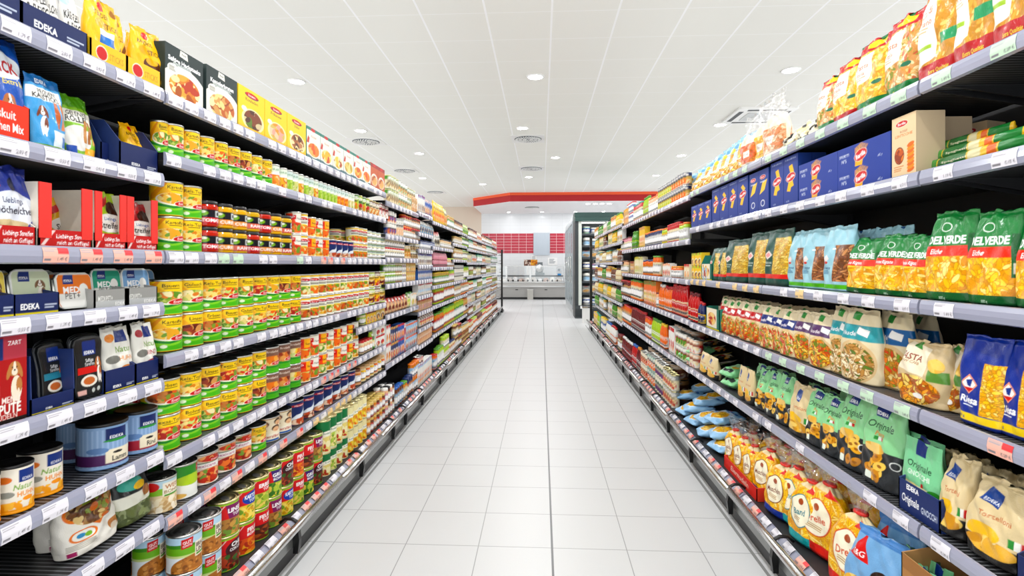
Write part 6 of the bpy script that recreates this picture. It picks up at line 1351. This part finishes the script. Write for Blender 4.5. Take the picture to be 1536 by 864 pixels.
def vent(x, y, z, label, square=True, R=.3):
    o = tag(ob('ceiling_vent', None, None, (x, y, z)), label, 'vent', 'round ceiling vents')
    if square: ob('mounting_plate', box('mounting_plate', -R * 1.22, R * 1.22, -R * 1.22, R * 1.22, -.012, .004, M['white'], .02), o)
    ob('swirl_disc', lathe('swirl_disc', [(R, -.01), (R, -.02), (.001, -.022)], cmat('#5d6468', .6), 40), o)
    for ring, (r0, r1, n) in enumerate(((.05, .12, 12), (.14, .21, 20), (.225, .285, 28))):
        for k in range(n):
            t = 2 * PI * (k + .5 * (ring % 2)) / n; w = .011
            P = [(r0 * math.cos(t) - w * math.sin(t), r0 * math.sin(t) + w * math.cos(t)), (r0 * math.cos(t) + w * math.sin(t), r0 * math.sin(t) - w * math.cos(t)), (r1 * math.cos(t + .12) + w * 1.3 * math.sin(t), r1 * math.sin(t + .12) - w * 1.3 * math.cos(t)), (r1 * math.cos(t + .12) - w * 1.3 * math.sin(t), r1 * math.sin(t + .12) + w * 1.3 * math.cos(t))]
            key = ('fin', R, ring, k)
            if key not in _mid: _mid[key] = prism('fin', P, -.031, -.02, M['white'], 'z')
            ob('fin', _mid[key], o)
vent(*ceil_at(549, 212), HCL, 'first round swirl vent over the left-side shelves'); vent(*ceil_at(607, 256), HCL, 'second round swirl vent over the left-side shelves'); vent(*ceil_at(653, 288), HCL, 'third round swirl vent over the left-side shelves')
vent(*ceil_at(792, 208), HCL, 'first round swirl vent above the aisle middle'); vent(*ceil_at(797, 252.5), HCL, 'second round swirl vent above the aisle middle')
vent(*at(798, 309.5, 23.4)[:2], zs, 'round swirl vent in the canopy soffit', False)
# air-conditioning cassette
cx, cy = ceil_at(1137, 172); a_ = .52
o = tag(ob('air_conditioning_cassette', box('air_conditioning_cassette', -a_, a_, -a_, a_, -.035, .005, M['white'], .03), None, (cx, cy, HCL)), 'square white ceiling air-conditioner above the right-side shelves', 'air conditioner')
ob('intake_grille', box('intake_grille', -.27, .27, -.27, .27, -.045, -.03, mat('grey_grille', '#c9cbcb', .5, noise=.05), .03), o)
for (x0, x1, y0, y1) in ((-.34, .34, -.46, -.38), (-.34, .34, .38, .46), (-.46, -.38, -.34, .34), (.38, .46, -.34, .34)): ob('air_slot', box('air_slot', x0, x1, y0, y1, -.038, -.03, cmat('#4c5052', .6)), o)

# deli counter
Yc = at(800, 449.5, 24.3)[1]; xL = at(757, 440, Yc)[0] - .6; xR = 3.0
o = tag(ob('deli_counter', None, None, (xL, Yc, 0)), 'long grey deli counter with glass front under the canopy', 'counter'); Lc = xR - xL
zt = at(800, 424, Yc)[2]; grey = mat('counter_panel', '#a4a29f', .35, .35, noise=.06)
ob('plinth', box('plinth', 0, Lc, .12, 1., 0, .1, M['black']), o)
ob('front_panel', prism('front_panel', [(.06, .1), (1., .1), (1., zt), (0, zt), (-.02, zt - .12), (.02, zt - .3)], 0, Lc, grey, 'x'), o)
ob('bumper_strip', box('bumper_strip', 0, Lc, -.05, 0, zt - .19, zt - .13, M['alu'], .02), o)
ob('top_ledge', box('top_ledge', 0, Lc, -.04, .1, zt, zt + .05, M['alu'], .02), o)
zg = at(800, 399.5, Yc)[2]; z2 = at(800, 413.5, Yc)[2]
ob('glass_front', box('glass_front', 0, Lc, -.01, .0, zt + .05, zg, M['glass']), o); ob('glass_edge', box('glass_edge', 0, Lc, -.015, .005, zg, zg + .02, M['alu']), o)
ob('back_shelf', box('back_shelf', 0, Lc, .75, 1.02, z2 - .06, z2, cmat('#55595c', .4, .4)), o); ob('display_bed', box('display_bed', 0, Lc, .05, .74, zt, zt + .04, M['white']), o)
for px in (760, 795.5, 846): x = at(px, 410, Yc)[0] - xL; ob('glass_post', box('glass_post', x - .04, x + .04, .01, .07, zt, zg + .02, M['alu'], .015), o)
for px in (775, 819): x = at(px, 434, Yc)[0] - xL; ob('handle', box('handle', x - .06, x + .06, -.0, .03, zt - .33, zt - .3, M['black']), o)
x = at(795.5, 440, Yc)[0]; cb = tag(ob('counter_bin', box('counter_bin', -.13, .13, -.14, .0, 0, zt - .3, cmat('#b3b0aa', .35, .4), .03), None, (x, Yc - .02, 0)), 'small grey steel box standing against the deli counter', 'bin')
ob('rim', box('rim', -.135, .135, -.145, .0, zt - .31, zt - .285, M['alu'], .03), cb)
for i in range(16):
    x = xL + .5 + i * (Lc - .8) / 16; w_ = .3
    a = Art(.3, .16, 60, ['#f4f2ee', '#e8e4e0', '#f4f4f4', '#dcc8c0'][i % 4], i)
    tag(ob('deli_tray', loft('deli_tray', [(0, .13, .2, 5), (.02, .15, .22, 4), (.09, .13, .2, 3), (.13 + .03 * (i % 3), .06, .12, 2)], a, M['film'], wrinkle=.012, seed=i), None, (x, Yc + .42, zt + .042)), 'white deli tray behind glass, %s along the counter' % ordw(i), 'tray', 'deli trays behind the counter glass')
for i in range(11):
    x = at(762 + i * 7.4, 421, Yc)[0]; tag(ob('price_sign', box('price_sign', -.03, .03, -.006, .006, 0, .09, M['black']), None, (x, Yc + .14, zt + .042)), 'small black price sign in the deli counter, %s along' % ordw(i), 'sign', 'black price signs in the deli counter')
x0, x1 = at(803, 400, Yc + .85)[0], at(817, 400, Yc + .85)[0]; xm = (x0 + x1) / 2; ww = (x1 - x0) / 2
sl = tag(ob('meat_slicer', None, None, (xm, Yc + .86, z2)), 'grey meat slicer on the deli counter back shelf', 'slicer'); sg_ = cmat('#8b9297', .35, .3)
ob('base', box('base', -ww, ww, -.1, .14, 0, .12, sg_, .03), sl); ob('motor_housing', prism('motor_housing', [(-.08, .12), (.14, .12), (.14, .42), (.05, .5), (-.08, .4)], -ww * .9, ww * .6, sg_, 'x'), sl)
ob('blade', lathe('blade', [(.16, -.006), (.18, 0), (.16, .006), (.02, .01)], M['alu'], 28), sl, (-.02, -.11, .32)).rotation_euler = (PI / 2, 0, 0)
ob('display', box('display', -.12, .12, -.02, .02, .44, .6, cmat('#6f777c', .4)), sl)
xm = at(796, 395, Yc + .95)[0]; zb = at(796, 398.6, Yc + .95)[2]; a = Art(.62, .28, 70, '#8a6a58', 3); a.blobs(.3, .5, .3, .5, ['#c8b4a8', '#7a4a3c', '#e8dcd0', '#5a4038'], 60, .025, 1.3, True); a.blobs(.75, .5, .25, .5, ['#e8a02c', '#f4c050', '#c8701c'], 40, .035, 1.3, True)
pc = tag(ob('food_picture_box', carton('food_picture_box', .62, .06, .28, a, '#8a6a58'), None, (xm, Yc + .92, zb)), 'picture box of food standing above the deli counter glass', 'display')
ob('stand', box('stand', -.2, .2, .01, .05, z2 - zb, 0, M['alu']), pc)
for i, (px, py, w_, h_, c) in enumerate(((801, 388, .24, .3, '#f6f6f4'), (829, 392, .45, .35, '#fbfbfa'), (839, 405, .2, .12, '#e8eef2'))):
    x, _, z = at(px, py, W); a = Art(w_, h_, 80, c, i); a.lines(.15, .2, .85, .85, 4, '#9aa0a6'); tag(ob('wall_notice', carton('wall_notice', w_, .01, h_, a, c), None, (x, W - .016, z - h_ / 2)), ['small paper notice below the pale board', 'large paper notice on the white tiles', 'low paper notice beside the glass doors'][i], 'notice')
x, _, z = at(839, 411, Yc + .8); tag(ob('blue_sign', carton('blue_sign', .16, .02, .08, Art(.16, .08, 60, '#2f9ad8'), '#2f9ad8'), None, (x, Yc + .8, z2)), 'small blue card on the counter back shelf', 'card')

# refrigerated cabinets on the right
Y0f = 15.75; Xl = at(862.5, 470, Y0f)[0]; zT = at(870, 318, Y0f)[2]; Y1f = 21.6; Dg = cmat('#22443f', .4); Dk = cmat('#2b3235', .45); zH = at(870, 332, Y0f)[2]; zB = at(870, 458, Y0f)[2]; Xr = 2.75
o = tag(ob('display_fridge', None, None, (Xl, Y0f, 0)), 'dark green open display fridge facing the aisle end', 'fridge')
Wf = Xr - Xl
ob('base_panel', prism('base_panel', [(0, 0), (.9, 0), (.9, zB), (-.04, zB), (-.06, zB - .1), (.04, .05)], 0, Wf, Dk, 'x'), o)
ob('header', prism('header', [(0, zH), (.9, zH), (.9, zT), (.12, zT), (.12, zT - .13), (-.05, zT - .15), (-.05, zH)], 0, Wf, Dg, 'x'), o)
ob('side_frame', box('side_frame', 0, .1, 0, .9, zB, zH, Dk), o); ob('inner_post', box('inner_post', .1, .19, .0, .08, zB, zH, cmat('#c9cec6', .35)), o); ob('side_frame', box('side_frame', Wf - .1, Wf, 0, .9, zB, zH, Dk), o)
ob('back_liner', box('back_liner', .1, Wf - .1, .84, .88, zB, zH, cmat('#8a9296', .5)), o)
ob('light_strip', box('light_strip', .19, Wf - .1, .06, .1, zH - .05, zH - .02, mat('fridge_lamp', '#ffffff', .4, emit=5.)), o)
n = 7; lev = [zB + (zH - zB) * k / n for k in range(n)]
for k in range(1, n):
    sh_ = ob('shelf', box('shelf', .19, Wf - .1, .2, .82, lev[k] - .02, lev[k], Dk), o); ob('price_rail', box('price_rail', .19, Wf - .1, .185, .2, lev[k] - .05, lev[k] + .01, cmat('#3c4348', .4)), sh_)
for q, px in enumerate((873, 881)):
    x = at(px, 454, Y0f)[0] - Xl; ob('label_card', box('label_card', x - .05, x + .05, -.063, -.058, zB - .09, zB - .01, M['white']), o)
FC = ['white', 'sky', 'grey', 'cream', 'pink', 'white', 'mint']
class FS: pass
for k in range(n):
    for c in range(6):
        w_ = (Wf - .34) / 6; kk = [far('cup', FC[(k + c) % 7], 'white', 'blue', .16, 60), far('box', FC[(k * 2 + c) % 7], 'grey', 'tan', .18, 60), far('can', 'grey', 'white', 'sky', .16, 60)][(k + c // 3) % 3]
        g = bpy.data.objects.new('chilled_' + kk.name.split('_')[-1], kk.me); COL.objects.link(g); g.location = ((Xl + .22 + w_ * (c + .5)) * K, (Y0f + .3) * K, lev[k] * K); g.scale = (w_ / kk.w * .95, w_ / kk.w * .95 if kk.rnd else 1, [1.3, 1.1, 1.5][(k + c) % 3])
        for (n_, me_, l_) in kk.parts:
            p = bpy.data.objects.new(n_, me_); COL.objects.link(p); p.parent = g; p.location = [q * K for q in l_]
        tag(g, 'chilled %s, %s along, %s fridge shelf from the bottom, dark green fridge' % (kk.desc.split(' with')[0], ordw(c), ORD[k]), kk.cat, 'chilled goods in the display fridge')
# glass-door cabinet along the right-hand aisle side
o = tag(ob('glass_door_fridge', None, None, (Xl, Y0f + .95, 0)), 'row of tall glass fridge doors with silver frames', 'fridge'); Lf = Y1f - Y0f - .95; dw = Lf / 4; sil = cmat('#b9bfc4', .3, .6)
zD1 = zT - .18
ob('back_panel', box('back_panel', .7, .75, 0, Lf, 0, zT - .05, cmat('#d9dee2', .5)), o); ob('header', box('header', -.02, .75, 0, Lf, zD1, zT - .05, cmat('#d5dadd', .4)), o); ob('base_panel', box('base_panel', 0, .75, 0, Lf, 0, .18, cmat('#c2c6c8', .4, .3)), o)
ob('end_panel', box('end_panel', 0, .75, Lf - .04, Lf, .18, zD1, cmat('#d9dee2', .5)), o)
for k in range(4):
    d = ob('door', box('door', -.012, .0, dw * k + .05, dw * (k + 1) - .05, .26, zD1 - .06, M['glass']), o)
    for (y0, y1, z0, z1) in ((dw * k + .01, dw * k + .06, .18, zD1), (dw * (k + 1) - .06, dw * (k + 1) - .01, .18, zD1), (dw * k + .06, dw * (k + 1) - .06, .18, .27), (dw * k + .06, dw * (k + 1) - .06, zD1 - .07, zD1)): ob('door_frame', box('door_frame', -.03, .0, y0, y1, z0, z1, sil), d)
    ob('handle', tube('handle', [(-.07, dw * k + .12, 1.), (-.07, dw * k + .12, 1.8)], .014, M['alu']), d)
    for q in range(5): ob('shelf', box('shelf', .08, .68, dw * k + .03, dw * (k + 1) - .03, .45 + q * .45, .47 + q * .45, M['white']), o)
# black end posts and baskets
def end_rack(name, X, Y, label, wide, zt_, sgn):
    o = tag(ob(name, None, None, (X, Y, 0)), label, 'rack')
    ob('post', box('post', -.03, .03, -.03, .03, 0, zt_, M['black']), o); ob('foot', box('foot', -.05, .05, -.3, .3, 0, .06, M['black']), o)
    for q in range(6):
        z = .45 + q * .28; b = ob('wire_basket', tube('wire_basket', [(0, 0, z), (sgn * wide, 0, z), (sgn * wide, .35, z), (0, .35, z), (0, 0, z)], .008, M['alu'], 6), o)
        for t in range(6): ob('wire', tube('wire', [(sgn * wide * t / 5, 0, z), (sgn * wide * t / 5, 0, z + .1), ], .005, M['alu'], 5), b)
        ob('wire', tube('wire', [(0, 0, z + .1), (sgn * wide, 0, z + .1)], .006, M['alu'], 5), b)
end_rack('end_rack', at(752, 465, 17.6)[0], 17.85, 'black post with wire baskets ending the left-side shelves', .42, 2.03, -1)
end_rack('end_rack', at(886.5, 470, 14.15)[0], 14.15, 'black post with wire baskets ending the right-side shelves', .3, 2.25, 1)
bx_ = tag(ob('promotion_bin', box('promotion_bin', -.12, .12, -.15, .15, 0, .42, M['white'], .03), None, (at(880.5, 470, 14.6)[0], 14.6, 0)), 'low white bin at the far end of right-side shelves', 'bin')
ob('rim', box('rim', -.13, .13, -.16, .16, .4, .44, M['alu'], .03), bx_)
# grey floor strips beside the plinths
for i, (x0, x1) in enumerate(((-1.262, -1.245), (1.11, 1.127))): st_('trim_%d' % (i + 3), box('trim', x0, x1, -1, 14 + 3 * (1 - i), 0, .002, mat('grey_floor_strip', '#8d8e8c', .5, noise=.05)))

# ================================================================== light, camera
wd = bpy.data.worlds.new('daylight'); SC.world = wd; wd.use_nodes = True  # added white fill, replaces bounce from neighbouring aisles that are not built
wd.node_tree.nodes['Background'].inputs[0].default_value = (.985, .99, 1, 1); wd.node_tree.nodes['Background'].inputs[1].default_value = 1.8
cam = bpy.data.cameras.new('camera'); co = bpy.data.objects.new('camera', cam); COL.objects.link(co)
cam.sensor_width = 36; cam.lens = F / 1536 * 36; cam.clip_start = .02; cam.clip_end = 200
co.location = (0, 0, HC * K); co.rotation_euler = (PI / 2, 0, YAW)
cam.shift_y = (HY - 432) / 1536
SC.camera = co
SC.view_settings.view_transform = 'Standard'; SC.view_settings.look = 'None'; SC.view_settings.gamma = 1; SC.view_settings.exposure = 0.14; SC.view_settings.use_curve_mapping = False
SC.cycles.use_denoising = True; SC.cycles.sample_clamp_indirect = 6; SC.cycles.max_bounces = 8; SC.cycles.transparent_max_bounces = 12
